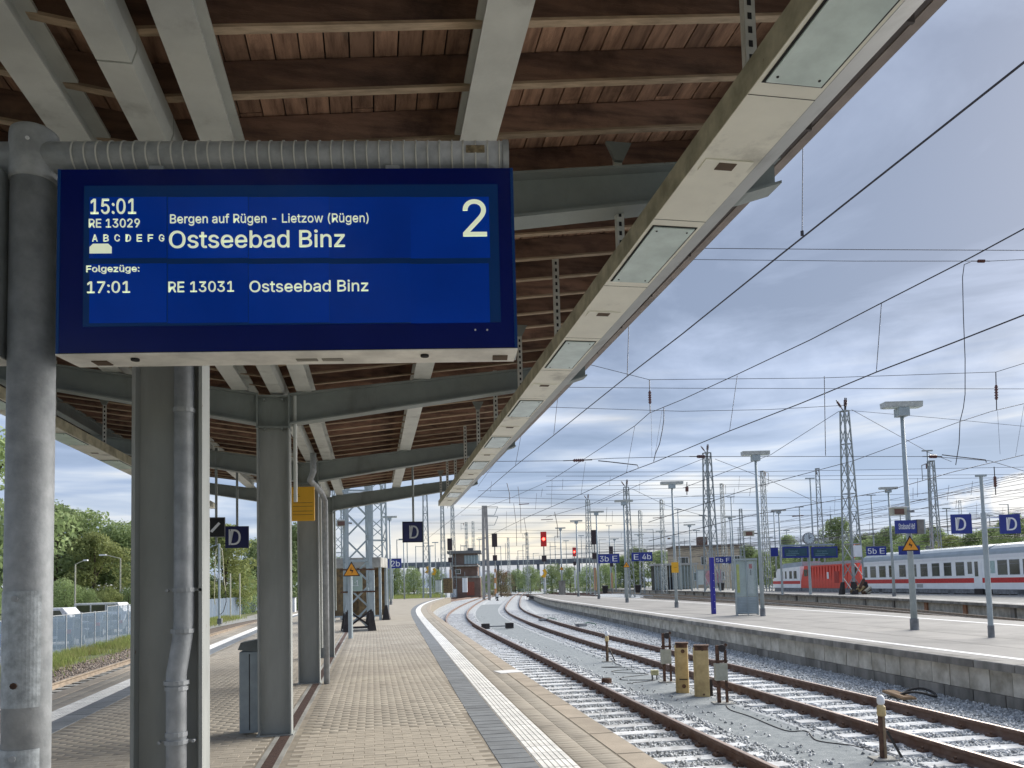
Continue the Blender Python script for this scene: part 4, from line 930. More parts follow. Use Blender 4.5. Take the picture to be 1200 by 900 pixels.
# --- platform 3 lamps
mA = gp(1072, 738); mB = gp(894, 722); mC = gp(793, 712); mD = gp(735, 706)
tlamp('tallest T-shaped lamp mast on the right, above the warning triangle and station sign', mA, 484, 1051, 1.12)
tlamp('T-shaped lamp mast just right of the glazed information case', mB, 538, 882, 1.18)
tlamp('T-shaped lamp mast carrying the small yellow plate', mC, 571, 786, 1.35, r=.075)
tlamp('T-shaped lamp mast standing between the 3b and 4b signs', mD, 591, 731, 1.45, r=.085)
mE = gp(702, 702); mF = gp(678, 699); mG = gp(659, 697)
tlamp('T-shaped lamp mast left of the 3b sign', mE, 603, 697, 1.5, r=.09)
tlamp('slim T-shaped lamp mast near the tip of the opposite platform', mF, 613, 677, 1.5, r=.10)
tlamp('T-shaped lamp mast with an orange triangle, farthest out on the platform tip', mG, 621, 658, 1.5, r=.11)
camera_box('brown-windowed camera housing on the mast by the information case', mB, 878, 625); camera_box('brown-windowed camera housing above the station name sign', mA, 1053, 599, -.45)
def tri(label, px, py, Z, s, back=True):
    p = pz(px, py, Z); t = thing('warning_sign', label, 'warning sign', (p.x, p.y, p.z), FACE, 'triangular warning signs')
    h = s*.866
    MB().prism([(-s/2, -h*.42), (s/2, -h*.42), (0, h*.58)], -.01, .01).build('black_border', BLACK, t)
    k = .84; MB().prism([(-s/2*k, -h*.42+s*.055), (s/2*k, -h*.42+s*.055), (0, h*.58-s*.115)], -.016, -.008).build('orange_face', ORG, t)
    q = s*.05                                        # lightning arrow
    MB().prism([(-2*q, -h*.05), (.2*q, h*.18), (-.4*q, h*.02), (2.2*q, -h*.02), (.2*q, -h*.26), (.5*q, -h*.08)][::1], -.02, -.015).build('lightning_symbol', BLACK, t)
    return t
tri('largest orange warning triangle on the lamp mast under the station name sign', 1066.5, 638, depth(mA)-.16, .52)
tri('orange warning triangle on the lamp mast between the 3b and 4b signs', 734, 662, depth(mD)-.2, .56)
tri('small orange warning triangle on the lamp mast at the platform tip', 658, 666, depth(mG)-.25, .65)
tri('orange warning triangle on the slim grey post beside the lattice tower', 412, 668, depth(gp(411, 748))-.1, .56)
# station name sign (two faced, angled) on the first mast
Z = depth(mA); p = pz(1061, 617.5, Z-.2); t = thing('station_name_sign', 'small blue station name sign angled on the tall right lamp mast', 'sign', (p.x, p.y, p.z), FACE+R(12))
MB().box(-.33, -.06, -.19, .33, .03, .19).build('panel', SIGNB, t); text('Stralsund Hbf', t, -.27, -.07, .27, .10, -.062, WHITE, .02)
MB().box(.335, -.08, -.21, .56, .14, .21).build('side_box', mat('side_box_brown_grey', (.2, .19, .18), .6), t); MB().box(.56, -.08, -.21, .60, .14, .21).build('box_frame', LAMPG, t)
# D signs on a frame, right
p = gp(1162, 747); t = thing('sign_post', 'thin grey post at the right carrying the pair of blue D signs', 'post', p, FACE); Z = depth(p); h = hgt(1151, 557, Z)
MB().tube((0, 0, 0), (0, 0, .3), .075, n=10).build('base_sleeve', UNDER, t); MB().tube((0, 0, 0), (0, 0, 3.1), .062, n=10).build('mast_tube', LAMPG, t); MB().tube((0, 0, 3.1), (0, 0, h), .04, n=10).build('upper_tube', LAMPG, t)
MB().box(-.12, -.05, h, .12, .05, h+.05).build('top_bracket', LAMPG, t)
z1, z2 = hgt(1155, 606, Z), hgt(1155, 618, Z)
for z in (z1, z2): MB().bar((-.62, 0, z), (.66, 0, z), .03).build('cross_bar', WHITE, t)
for x, px, w_ in ((-1, 1126.5, 'left'), (1, 1183.5, 'right')):
    p2 = pz(px, 614, Z-.05); sign_board('section_sign', 'blue D sign on the %s side of the thin post at the right' % w_, p2, .50, .48, SIGNB, 'D', group='twin blue D signs', lh=.66, lw=.5, bold=.03, shift=-.05 if x < 0 else .06)
# yellow plate on mast C
p = pz(791, 665, depth(mC)-.2); t = sign_board('yellow_plate', 'small yellow plate on the lamp mast in front of the glass shelter', p, .42, .62, YEL, None); MB().box(-.08, -.026, -.02, .10, -.021, .0).build('print', mat('print_brown', (.25, .15, .04), .7), t)
# track number signs
def numsign(label, px0, px1, py0, py1, Z, parts, group='blue platform number signs', blind=False):
    p0_, p1_ = pz(px0, (py0+py1)/2, Z), pz(px1, (py0+py1)/2, Z); W = (p1_-p0_).to_2d().length; H = (py1-py0)*Z/F; c_ = (p0_+p1_)/2
    t = thing('platform_number_sign', label, 'sign', c_, FACE, group)
    x = -W/2
    for i, (s, f) in enumerate(parts):
        w_ = W*f; MB().box(x+.01, -.04, -H/2, x+w_-.01, .04, H/2).build('panel', SIGNB, t)
        if s: tw = min(w_*.74, H*.62*len(s)*.85); text(s, t, x+w_/2-tw/2, -H*.31, x+w_/2+tw/2, H*.31, -.043, WHITE, .05)
        x += w_
    MB().box(-W/2, -.02, H/2, W/2, .02, H/2+.05).build('top_rail', UNDER, t)
    return t
numsign('blue 3b E sign left of the orange triangle', 701, 726, 649.5, 660, depth(mE)-.3, [('3b', .56), ('E', .44)])
numsign('blue E 4b sign right of the orange triangle', 740, 764.5, 647.5, 657.5, depth(mD)+8, [('E', .44), ('4b', .56)])
numsign('blue 5b F sign behind the blue pillar', 838, 857, 652.5, 660, 100, [('5b', .56), ('F', .44)])
numsign('blue 5b E sign above the white coach, right of the lattice mast', 1015, 1038.5, 640.5, 651, 62, [('5b', .58), ('E', .42)])
numsign('blue sign without lettering half hidden behind the large orange triangle', 1053, 1078, 640, 650, 61, [(None, .5), (None, .5)])
numsign('blue 2b sign on two thin posts by the signal box', 453, 470.5, 655, 666, 90, [(None, .2), ('2b', .8)])
numsign('small dark blue sign behind the left train display on the far platform', 903, 912, 642, 652, 75, [(None, 1)])
for px, w_ in ((457.3, 'left'), (460.4, 'right')):
    p = gp(px, 702); t = thing('sign_post', '%s of the two thin posts under the 2b sign' % w_, 'post', p, 0, 'posts of the 2b sign'); MB().tube((0, 0, 0), (0, 0, hgt(px, 655, 90)), .09, n=8).build('tube', LAMPG, t)
# blue pillar
p = gp(836.5, 719.5); t = thing('blue_pillar', 'slim upright blue pillar with small white dots on the opposite platform', 'pillar', p, FACE+.3); h = hgt(836, 653, depth(p))
MB().box(-.075, -.11, 0, .075, .11, h).build('post', BLUEP, t, bevel=.02)
for i in range(6): MB().tube((.0, -.114, .25+i*.33), (0, -.108, .25+i*.33), .016, n=8).build('white_dot', WHITE, t)
# glazed information case
p0_, p1_ = gp(864, 721), gp(888, 722.5); Z = depth(p0_); p0_ = pz(863.5, 722, Z); p1_ = pz(888.5, 722, Z); p0_.z = p1_.z = 0; c_ = (p0_+p1_)/2; W = (p1_-p0_).to_2d().length; t = thing('information_case', 'grey glazed information case with louvred base on the opposite platform', 'display case', c_, FACE-.12)
h = hgt(875, 654.5, Z); D = .35
for x in (-W/2, -.01, W/2-.04): MB().box(x, -D/2, 0, x+.04, -D/2+.04, h).build('upright', LAMPG, t)
for x in (-W/2, W/2-.04): MB().box(x, D/2-.04, 0, x+.04, D/2, h).build('upright', LAMPG, t)
MB().box(-W/2-.02, -D/2-.02, h-.08, W/2+.02, D/2+.02, h).build('case_roof', LAMPG, t)
MB().box(-W/2+.04, -D/2+.05, .82, W/2-.04, D/2-.05, h-.1).build('poster_backing', mat('poster_pale', (.55, .62, .60), .6, 0, .12, 2), t)
MB().box(-W/2+.04, -D/2+.02, .82, W/2-.04, -D/2+.025, h-.1).build('glass_pane', CASEG, t)
MB().box(-W/2+.06, -D/2+.04, 1.0, -W/2+.18, -D/2+.049, h-.25).build('yellow_timetable', mat('poster_yellow', (.72, .74, .10), .6), t)
MB().box(.13, -D/2+.04, h-.45, .27, -D/2+.049, h-.25).build('red_notice', mat('poster_red', (.62, .12, .14), .6), t)
MB().box(.05, -D/2+.042, .95, .33, -D/2+.048, h-.14).build('white_poster', mat('poster_white', (.68, .72, .72), .6, 0, .1, 9), t)
MB().box(.17, -D/2+.036, h-.75, .23, -D/2+.041, h-.5).build('dark_print', UNDER, t)
for i in range(10): MB().hexa([(-W/2+.05, -D/2+.01, .1+i*.07), (W/2-.05, -D/2+.01, .1+i*.07), (W/2-.05, -D/2+.03, .1+i*.07), (-W/2+.05, -D/2+.03, .1+i*.07), (-W/2+.05, -D/2+.03, .15+i*.07), (W/2-.05, -D/2+.03, .15+i*.07), (W/2-.05, -D/2+.045, .15+i*.07), (-W/2+.05, -D/2+.045, .15+i*.07)]).build('louvre', LAMPG, t)
MB().box(-W/2+.045, -D/2+.05, .05, W/2-.045, D/2-.05, .80).build('base_box', LAMPG, t); MB().box(W/2-.045, -D/2+.05, .05, W/2-.005, D/2-.05, h-.1).build('side_panel', LAMPG, t)
# ================================================================== FAR PLATFORM FURNITURE
# lattice mast with rubbish at its foot
lp = gp(1001, 692); lp.z = 0
Z = 68; q = pz(1001, 692, Z); L1 = lattice('lattice_mast', 'tallest lattice mast, in front of the red locomotive, with insulators on top', (q.x, q.y, 0), hgt(991, 479, Z), 1.25, .5, .25, insul=True, lw=.15)
for i in (-1, 1):
    for j in (-1, 1): MB().hexa([(i*.72-.2, j*.72-.2, 0), (i*.72+.2, j*.72-.2, 0), (i*.72+.2, j*.72+.2, 0), (i*.72-.2, j*.72+.2, 0), (i*.64-.12, j*.64-.12, 1.1), (i*.64+.12, j*.64-.12, 1.1), (i*.64+.12, j*.64+.12, 1.1), (i*.64-.12, j*.64+.12, 1.1)]).build('footing', BOGIE, L1)
MB().box(-.55, -.75, 3.3, .35, -.62, 4.3).build('white_box', WHITE, L1)
t = thing('rubble_heap', 'heap of brown and pale scrap at the foot of the tallest lattice mast', 'scrap heap', (q.x+.25, q.y-.9, 0), 0)
for i in range(9): 
    x, y, z = random.uniform(-.6, .6), random.uniform(-.3, .3), random.uniform(.1, 1.0); s = random.uniform(.2, .45)
    MB().bar((x-s, y, z*.6), (x+s, y+.2, z*1.3+.1), s*.7, s*.5).build('scrap_piece', [RUSTP, BOXC, YELC, RUST][i % 4], t)
# clock, displays on a gantry
Zg = 72; g0 = pz(950, 697, Zg); gz = lambda x, y: pz(x, y, Zg)
t = thing('display_gantry', 'grey post and frame holding two blue displays on the far platform', 'gantry', (g0.x, g0.y, 0), FACE)
MB().tube((0, 0, 0), (0, 0, hgt(948, 632, Zg)), .13, n=10).build('centre_post', LAMPG, t)
xl = -(950-917)*Zg/F; MB().tube((xl, 0, 0), (xl, 0, hgt(917, 642, Zg)), .09, n=8).build('left_post', LAMPG, t)
xr = (981-950)*Zg/F
MB().box(xl, -.08, hgt(949, 639.5, Zg), xr, .08, hgt(949, 637.5, Zg)).build('top_beam', LAMPG, t)
for a, b_, w_ in ((917, 947, 'left'), (951, 981, 'right')):
    c_ = pz((a+b_)/2, 647.2, Zg-.2); W = (b_-a)*Zg/F; H = 13.2*Zg/F; d_ = thing('train_display', '%s of the two blue displays under the far platform clock' % w_, 'departure display', c_, FACE, 'far platform displays')
    MB().box(-W/2, -.12, -H/2, W/2, .12, H/2).build('housing', SIGNB, d_); MB().box(-W/2+.15, -.135, -H/2+.17, W/2-.15, -.12, H/2-.15).build('screen', mat('dim_screen', (.03, .085, .12), .3, 0, .2, 2), d_)
    text('Stralsund' if w_ == 'left' else 'Bergen', d_, -W/2+.5, -.02, -W/2+1.35, .22, -.137, mat('dim_letters', (.16, .28, .34), .5), .01)
    for i in range(2): MB().box(-W/2+.3, -.138, -.32+i*.15, -W/2+1.2+i*.3, -.135, -.26+i*.15).build('dim_text_line', MATS['dim_letters'], d_)
c_ = pz(947.5, 631, Zg-.3); t = thing('platform_clock', 'round white station clock above the two far blue displays', 'clock', c_, FACE)
MB().tube((0, -.1, 0), (0, .1, 0), .56, n=28).build('rim', UNDER, t); MB().tube((0, -.115, 0), (0, -.10, 0), .50, n=28).build('face', mat('clock_face', (.62, .70, .75), .4), t)
MB().bar((0, -.125, -.04), (.02, -.125, .36), .05, .02, (0, 1, 0)).build('minute_hand', BLACK, t); MB().bar((0, -.125, 0), (.24, -.125, .10), .06, .02, (0, 1, 0)).build('hour_hand', BLACK, t)
for i in range(12): a = i*math.pi/6; MB().bar((.40*math.sin(a), -.12, .40*math.cos(a)), (.47*math.sin(a), -.12, .47*math.cos(a)), .04, .012, (0, 1, 0)).build('hour_mark', BLACK, t)
# lamps on and beyond the far platform
for i, (px, pb, pt, Z, W, slim, lb) in enumerate([
    (1048, 697, 576, 58, 1.35, False, 'white T-shaped lamp mast in front of the first coach, left of the big triangle'), (917, 694, 601, 80, 1.5, False, 'T-shaped lamp mast left of the far platform displays'),
    (811, 691, 617, 120, 1.8, False, 'T-shaped lamp mast in front of the tan building'), (859, 690, 608, 110, 1.7, False, 'T-shaped lamp mast behind the 5b F sign'),
    (777, 690, 624, 150, 2.0, False, 'T-shaped lamp mast left of the glass shelter'), (751, 690, 628, 160, 2.0, False, 'T-shaped lamp mast above the E 4b sign'),
    (722, 690, 633, 170, 2.0, False, 'small T-shaped lamp mast behind the 3b E sign'),
    (956, 694, 560, 90, 1.1, True, 'tall slim lamp mast rising behind the clock'), (941, 680, 594, 110, 1.2, True, 'slim lamp mast left of the clock'), (1025, 655, 580, 105, 1.2, True, 'slim lamp mast behind the 5b E sign'),
    (1094, 650, 527, 80, 1.1, True, 'tall slim lamp mast left of the left D sign'), (861, 685, 582, 125, 1.2, True, 'slim lamp mast above the other lamp near the tan building'), (798, 690, 597, 130, 1.2, True, 'slim lamp mast left of the tan building'),
    (716, 685, 616, 190, 1.5, True, 'slim lamp mast above the 3b E sign'), (911, 690, 600, 120, 1.2, True, 'slim lamp mast just behind the left display mast')]):
    p = pz(px, pb, Z); tlamp(lb, Vector((p.x, p.y, 0 if pb > 692 else -.4)), pt, px-2, W, slim=slim, r=.06+Z*.0004)
for px, py, Z, lb in ((784, 631, 115, 'small camera housing right of the lamp left of the shelter'),):
    camera_box(lb, pz(px, py, Z), px, py)
# signals
def signal(label, px, py0, py1, pyb, Z, lit=False, w_=.95, red=False):
    c_ = pz(px, (py0+py1)/2, Z); H = (py1-py0)*Z/F; b0 = pz(px+1.5, pyb, Z); t = thing('railway_signal', label, 'railway signal', (c_.x, c_.y, -.8), FACE, 'light signals')
    zc = c_.z+.8
    MB().box(-H*.2, -.1, zc-H/2, H*.2, .12, zc+H/2).build('signal_head', SIGR if red else mat('signal_dark_housing', (.05, .035, .04), .6), t, bevel=.04)
    MB().tube((0, .1, 0), (0, .1, zc-H/2), .10 if Z > 100 else .07, n=8).build('mast_tube', mat('signal_mast_grey', (.22, .23, .23), .6), t)
    MB().box(-H*.16, -.08, zc-H/2-2.0*H*.5, H*.16, .1, zc-H/2-1.2*H*.5).build('lower_head', mat('signal_dark_housing', (.05, .035, .04), .6), t)
    MB().box(-H*.08, .02, 1.2, H*.08, .05, max(2.4, zc-H*2.1)).build('white_red_plate', WHITE if lit else mat('mast_plate_orange', (.62, .32, .15), .6), t)
    if lit: MB().tube((0, -.14, zc), (0, -.1, zc), H*.10, n=14).build('red_lamp', REDL, t)
    return t
signal('signal showing red, nearest the middle of the picture above the curve', 637, 623, 640.5, 694, 130, True, red=True)
signal('smaller signal showing red, right of the other lit red signal', 673, 641.5, 652, 694, 190, True, red=True)
signal('dark unlit signal standing alone left of the lit red signal', 579.5, 625, 641, 690, 135)
signal('dark unlit signal beside the lattice masts over the signal box', 527, 631, 645, 690, 150)
signal('dark unlit signal behind the lattice mast left of the 3b E sign', 696, 621, 638, 694, 125)
signal('small dark signal above the 3b E sign', 716, 640, 652, 690, 170)
# dwarf marker
p = gp(583, 704, -.8); t = thing('marker_post', 'short white and black marker post between the two curving tracks', 'marker post', p, FACE)
MB().tube((0, 0, 0), (0, 0, .3), .22, .12, 10).build('foot', BOGIE, t); MB().box(-.16, -.1, .35, .16, .1, .62).build('black_band', BLACK, t); MB().box(-.15, -.1, .62, .15, .1, 1.15).build('white_box', WHITE, t); MB().box(-.12, -.09, .2, .12, .09, .35).build('white_band', WHITE, t)
for px, py, w_ in ((647, 697, 'left'), (659, 661, 'right')):
    pass
# red/white post left of the dwarf marker: kilometre plate
p = pz(580.5, 690, 128); t = thing('striped_post', 'white and orange striped mast board below the unlit signal', 'post', (p.x, p.y, -.8), FACE)
for i in range(4): MB().box(-.14, -.2, 1.0+i*.9, .14, -.12, 1.9+i*.9).build('band', WHITE if i % 2 else mat('mast_plate_orange', (.62, .32, .15), .6), t)
# yellow point indicators
for px, py, Z, lb in ((637, 672, 128, 'yellow and black board under the lit red signal'), (500, 668, 150, 'left yellow arrow board near the signal box'), (508, 670, 150, 'right yellow arrow board near the signal box')):
    p = pz(px, py, Z); t = thing('yellow_board', lb, 'board', p, FACE, 'yellow boards in the yard'); MB().prism([(-.45, -.5), (.25, -.75), (.55, .1), (.3, .8), (-.2, .55), (.1, 0)], -.03, .03).build('board', YEL, t); MB().box(-.05, .03, -p.z-.8, .05, .1, .5).build('post', LAMPG, t)
# far lattice and pole masts ------------------------------------------------
for i, (px, pyt, Z, zb0, w_, ins, arm_, lb) in enumerate([
    (835, 529, 105, 0, 1.5, True, None, 'second tallest lattice mast with a red insulator arm, by the blue pillar'),
    (738, 570, 120, -.8, 1.1, True, None, 'lattice mast with insulators behind the lamp between the 3b and 4b signs'),
    (692, 585, 165, -.8, 1.2, True, None, 'lattice mast behind the dark signal left of the 3b E sign'),
    (900, 551, 95, -.8, .75, False, (1.5, .05), 'slender lattice mast with a bracket arm left of the displays'), (851, 566, 120, -.8, .75, False, (1.5, .05), 'slender lattice mast with a bracket arm right of the blue pillar'),
    (779, 585, 130, -.8, .8, False, (1.4, .05), 'slender lattice mast with a bracket arm above the E 4b sign'), (753, 598, 140, -.8, .8, False, (1.8, .05), 'slender lattice mast with hanging insulator beside the E 4b sign'),
    (965, 548, 90, -.8, .75, False, (1.9, .05), 'slender lattice mast with a long arm between clock and tall mast'), (1100, 539, 75, -.8, .9, False, (2.4, .05), 'lattice mast with a right arm beside the left D sign'),
    (872, 596, 150, -.8, .9, False, None, 'pointed lattice mast behind the information case'), (1090, 640, 100, -.8, .5, False, None, 'short lattice stub behind the coach roof'),
    (500, 566, 120, -.8, 1.1, False, None, 'lattice mast just right of the hanging D sign'), (520, 589, 140, -.8, .9, False, None, 'lattice mast left of the signal box'), (532, 585, 160, -.8, .9, False, (2.4, .05), 'lattice mast with a bracket arm before the signal box'),
    (619, 624, 190, -.8, .8, False, (1.6, .05), 'distant slender mast left of the lit red signal'), (548, 612, 170, -.8, .7, False, (1.8, .05), 'distant mast over the signal box roof'), (556, 611, 175, -.8, .7, False, None, 'distant bare mast right of the signal box roof'),
    (1131, 586, 170, -.8, .9, False, None, 'distant lattice mast between the two D signs'), (597, 630, 210, -.8, .8, False, None, 'distant bare mast right of the unlit signal')]):
    p = pz(px, 690, Z); h = hgt(px, pyt, Z)-zb0; lattice('lattice_mast', lb, (p.x, p.y, zb0), h, w_, w_*.5, .2+i*.13, group='catenary masts over the yard', insul=ins, arm_=arm_, lw=max(.09, w_*.14), n=int(h/(w_*1.35)))
# red horizontal insulator beside the second tallest mast
# concrete H mast
p = pz(570, 690, 125); h = hgt(567, 592, 125); t = thing('concrete_mast', 'thick double concrete mast with bracket frames right of the signal box', 'mast', (p.x, p.y, -.8), 0)
for s in (-1, 1): MB().bar((s*.45, 0, 0), (s*.22, 0, h+.8), .42, .36).build('mast_leg', mat('pale_mast', (.40, .38, .36), .8, 0, .2, 1), t)
for i in range(8): MB().bar((-.45+.02*i, 0, 1.2+i*1.8), (.45-.02*i, 0, 1.2+i*1.8), .2).build('rung', MATS['pale_mast'], t)
for z in (h+.6, h-1.0): MB().bar((0, 0, z), (2.2, 0, z), .09).build('bracket_arm', GALV_M, t); MB().bar((2.2, 0, z), (1.6, 0, z-1.4), .08).build('bracket_strut', GALV_M, t); MB().bar((0, 0, z-1.4), (1.6, 0, z-1.4), .08).build('bracket_arm', GALV_M, t)
# many thin distant poles
dist = [(545, 640, 230), (563, 632, 240), (588, 640, 250), (608, 645, 260), (614, 638, 250), (626, 648, 280), (646, 640, 260), (652, 628, 240), (665, 634, 250), (683, 628, 240), (688, 640, 260), (704, 632, 230), (745, 634, 240), (760, 640, 240), (768, 620, 210), (790, 628, 220), (819, 622, 200), (827, 604, 180), (868, 618, 200), (882, 624, 220), (905, 630, 220), (925, 622, 210), (978, 602, 190), (1008, 598, 180), (1060, 600, 170), (1075, 612, 180), (1115, 596, 160), (1142, 600, 170), (1165, 604, 170), (1188, 590, 160), (488, 640, 200), (478, 630, 180), (511, 636, 220), (540, 648, 250), (466, 632, 170), (1197, 602, 150)]
refs = 'the signal box,the lone dark signal,the lit red signal,the 3b E sign,the E 4b sign,the glass shelter,the tan building,the clock,the tallest mast,the station name sign,the D signs,the hanging D sign'.split(',')
def nearest_ref(px):
    R_ = [(533, 0), (580, 1), (637, 2), (712, 3), (752, 4), (792, 5), (850, 6), (948, 7), (998, 8), (1062, 9), (1155, 10), (484, 11)]
    x, i = min(R_, key=lambda q: abs(q[0]-px)); return refs[i], px-x
dist.sort(); seen = {}
for px, pyt, Z in dist:
    rf, d = nearest_ref(px); key = (rf, d < 0); seen[key] = seen.get(key, 0)+1
    ordn = ['', 'second ', 'third ', 'fourth ', 'fifth '][seen[key]-1]
    p = pz(px, 690, Z); h = hgt(px, pyt, Z)+.8; t = thing('thin_pole', '%sthin distant pole %s %s' % (ordn, 'standing left of' if d < 0 else 'standing right of', rf), 'pole', (p.x, p.y, -.8), 0, 'thin distant poles')
    MB().tube((0, 0, 0), (0, 0, h), .17, .10, 6).build('tube', GALV_M, t)
    if px % 2: MB().box(-.9, -.12, h, .9, .12, h+.25).build('lamp_head', LAMPG, t)
    else: MB().bar((0, 0, h-.1), (2.2 if px % 3 else -2.2, 0, h-.1), .12).build('bracket_arm', GALV_M, t)
# ================================================================== TRAIN
def lineP(px, A, B):                                  # where the sight line over photo column px meets the plan line A-B
    d = ray(px, hz_(px)); d2 = Vector((d.x, d.y)); r_ = B-A; den = d2.x*r_.y-d2.y*r_.x
    k = (A.x*d2.y-A.y*d2.x)/den; return k              # parameter along A-B
def G(px, Z): p = pz(px, hz_(px), Z); return Vector((p.x, p.y))
TA, TB = G(905, 98), G(1200, 52); TL = (TB-TA).length; td = (TB-TA)/TL; trz = math.atan2(td.y, td.x)
def sx_(px, s0): return lineP(px, TA, TB)*TL-s0
def vehicle(name, label, px0, px1, group=None):
    s0 = lineP(px0, TA, TB)*TL; s1 = lineP(px1, TA, TB)*TL; p = TA+td*s0
    return thing(name, label, 'train car' if 'loco' not in name else 'locomotive', (p.x, p.y, -.55), trz, group), s0, s1-s0
ZR, ZSK = 3.45, .95
def bodyshell(b, L, z0, z1, W=2.85, ch=.35):
    return b.add([(0, 0, z0), (L, 0, z0), (L, W, z0), (0, W, z0), (0, 0, z1), (L, 0, z1), (L, W, z1), (0, W, z1)], [(0, 3, 2, 1), (0, 1, 5, 4), (1, 2, 6, 5), (2, 3, 7, 6), (3, 0, 4, 7), (4, 5, 6, 7)])
def coachroof(t, L, z, h=.78, m=COACHR, W=2.85):
    prof = [(0, 0), (.03, .18), (.18, .42), (.55, .64), (1.1, h), (W/2, h+.03), (W-1.1, h), (W-.55, .64), (W-.18, .42), (W-.03, .18), (W, 0)]
    v = []; n = len(prof)
    for x in (0.05, L-.05): v += [(x, y, z+q) for y, q in prof]
    MB().add(v, [(k, k+1, n+k+1, n+k) for k in range(n-1)]+[tuple(range(n))[::-1], tuple(range(n, 2*n))]).build('roof', m, t)
def wheels(t, xs):
    for x in xs:
        w_ = MB().tube((x, .15, .46), (x, .3, .46), .46, n=18).build('wheel', BOGIE, t); MB().tube((x, .10, .46), (x, .15, .46), .16, n=10).build('hub', UNDER, w_)
def coach(label, px0, px1, wins, doors=(), light=()):
    t, s0, L = vehicle('passenger_coach', label, px0, px1, 'white coaches with a red stripe')
    bodyshell(MB(), L, ZSK, ZR).build('body', COACH, t); coachroof(t, L, ZR)
    MB().box(.0, -.012, ZR-.26, L, .0, ZR-.02).build('cantrail', WHITE, t)
    MB().box(.3, .05, .62, L-.3, .15, ZSK).build('skirt', UNDER, t); MB().box(.5, .4, .45, L-.5, 2.4, ZSK).build('underframe', BOGIE, t)
    cuts = [0.15]+sorted(d-.55 for d in doors if 0 < d < L)+[L-.15]
    x = .15
    MB().box(.15, -.010, 1.42, L-.15, .0, 1.78).build('red_stripe', STRIPE, t)
    for a, b_ in wins:
        a_, c_ = sx_(a, s0), sx_(b_, s0); w_ = MB().box(a_, -.014, 2.02, c_, .0, 2.98).build('window', TINT, t)
        f = .05; MB().box(a_-f, -.008, 2.02-f, c_+f, -.001, 2.98+f).build('window_frame', UNDER, w_); MB().box(a_, -.018, 2.72, c_, -.0145, 2.75).build('window_bar', UNDER, w_)
    for a, b_ in doors:
        a_, c_ = a, b_; d = MB().box(sx_(a, s0), -.02, .98, sx_(b_, s0), .0, 3.05).build('door', COACH, t); MB().box(sx_(a, s0)+.15, -.03, 1.9, sx_(b_, s0)-.15, -.02, 2.9).build('door_window', TINT, d)
        MB().box(sx_(a, s0)-.04, -.015, .98, sx_(a, s0), .0, 3.05).build('door_gap', UNDER, d); MB().box(sx_(a, s0), -.03, .35, sx_(b_, s0), .2, .9).build('door_step', BOGIE, d)
    for x0 in (3.2, L-4.6):
        if x0 > 0: wheels(t, (x0-1.2, x0+1.3)); MB().box(x0-1.9, .12, .42, x0+2.0, .3, .72).build('bogie_frame', BOGIE, t); MB().box(x0-.3, .05, .5, x0+.4, .2, .95).build('bogie_spring', UNDER, t)
    for i in range(4): x0 = L*(.32+i*.11); MB().box(x0, .15, .3, x0+1.1, .6, .66).build('underfloor_box', UNDER if i % 2 else BOGIE, t)
    MB().box(L-.18, -.02, 1.0, L-.04, .3, 3.3).build('corner_post', UNDER, t)
    return t, s0, L
w1 = [(1013.5, 1016.5), (1020.5, 1026.5), (1031, 1038), (1042.5, 1046.5), (1054.5, 1061.5), (1069, 1074), (1079.5, 1087), (1093, 1101), (1107, 1115), (1121, 1130)]
t, s0, L = coach('first white coach with a red stripe right behind the red locomotive', 1010.5, 1156, [w for w in w1], [])
TMP = (1134.5, 1139.5); a_, c_ = sx_(TMP[0], s0), sx_(TMP[1], s0); MB().box(a_, -.014, 2.1, c_, 0, 3.0).build('window', TINT, t)
a_, c_ = sx_(1143, s0), sx_(1147, s0); d = MB().box(a_-.15, -.03, 1.0, c_+.4, 0, 3.1).build('door', COACH, t); MB().box(a_, -.04, 1.9, c_, -.03, 3.0).build('door_window', TINT, d); MB().box(a_-.1, -.1, .2, c_+.5, .3, .98).build('door_step', BOGIE, d)
MB().box(sx_(1074, s0), -.02, 1.05, sx_(1081, s0), -.001, 1.35).build('small_plate', mat('plate_grey', (.45, .46, .45), .5), t)
t, s0, L = coach('second white coach cut off by the right picture edge', 1158, 1300, [(1170, 1180.5), (1184, 1195), (1200, 1211), (1216, 1228), (1233, 1246), (1251, 1265)], [])
a_, c_ = sx_(1161, s0), sx_(1166.5, s0); MB().box(a_, -.014, 2.1, c_, 0, 3.0).build('window', mat('frosted_window', (.42, .56, .54), .4), t)
# locomotive
t, s0, L = vehicle('red_locomotive', 'red electric locomotive with grey underframe coupled to the white coaches', 938.5, 1009)
LH = 3.05
MB().add([(0, 0, .95), (L, 0, .95), (L, 2.9, .95), (0, 2.9, .95), (0, .0, 1.7), (L, 0, 1.7), (L, 2.9, 1.7), (0, 2.9, 1.7), (.9, .08, ZR), (L-.9, .08, ZR), (L-.9, 2.82, ZR), (.9, 2.82, ZR)], [(0, 3, 2, 1), (0, 1, 5, 4), (1, 2, 6, 5), (2, 3, 7, 6), (3, 0, 4, 7), (4, 5, 9, 8), (5, 6, 10, 9), (6, 7, 11, 10), (7, 4, 8, 11), (8, 9, 10, 11)]).build('body', REDT, t)
MB().box(.15, .04, .35, L-.15, .3, .95).build('underframe', UNDER, t); MB().box(1.4, .25, ZR, L-1.4, 2.6, ZR+.3).build('roof', mat('loco_roof', (.42, .45, .47), .6), t)
wheels(t, (2.2, 4.8, L-4.8, L-2.2))
for i in range(14): x = L*(.15+i*.05); MB().box(x, -.004, 1.0, x+.03, .06, ZR-.15).build('panel_rib', mat('loco_red_dark', (.40, .03, .02), .5), t)
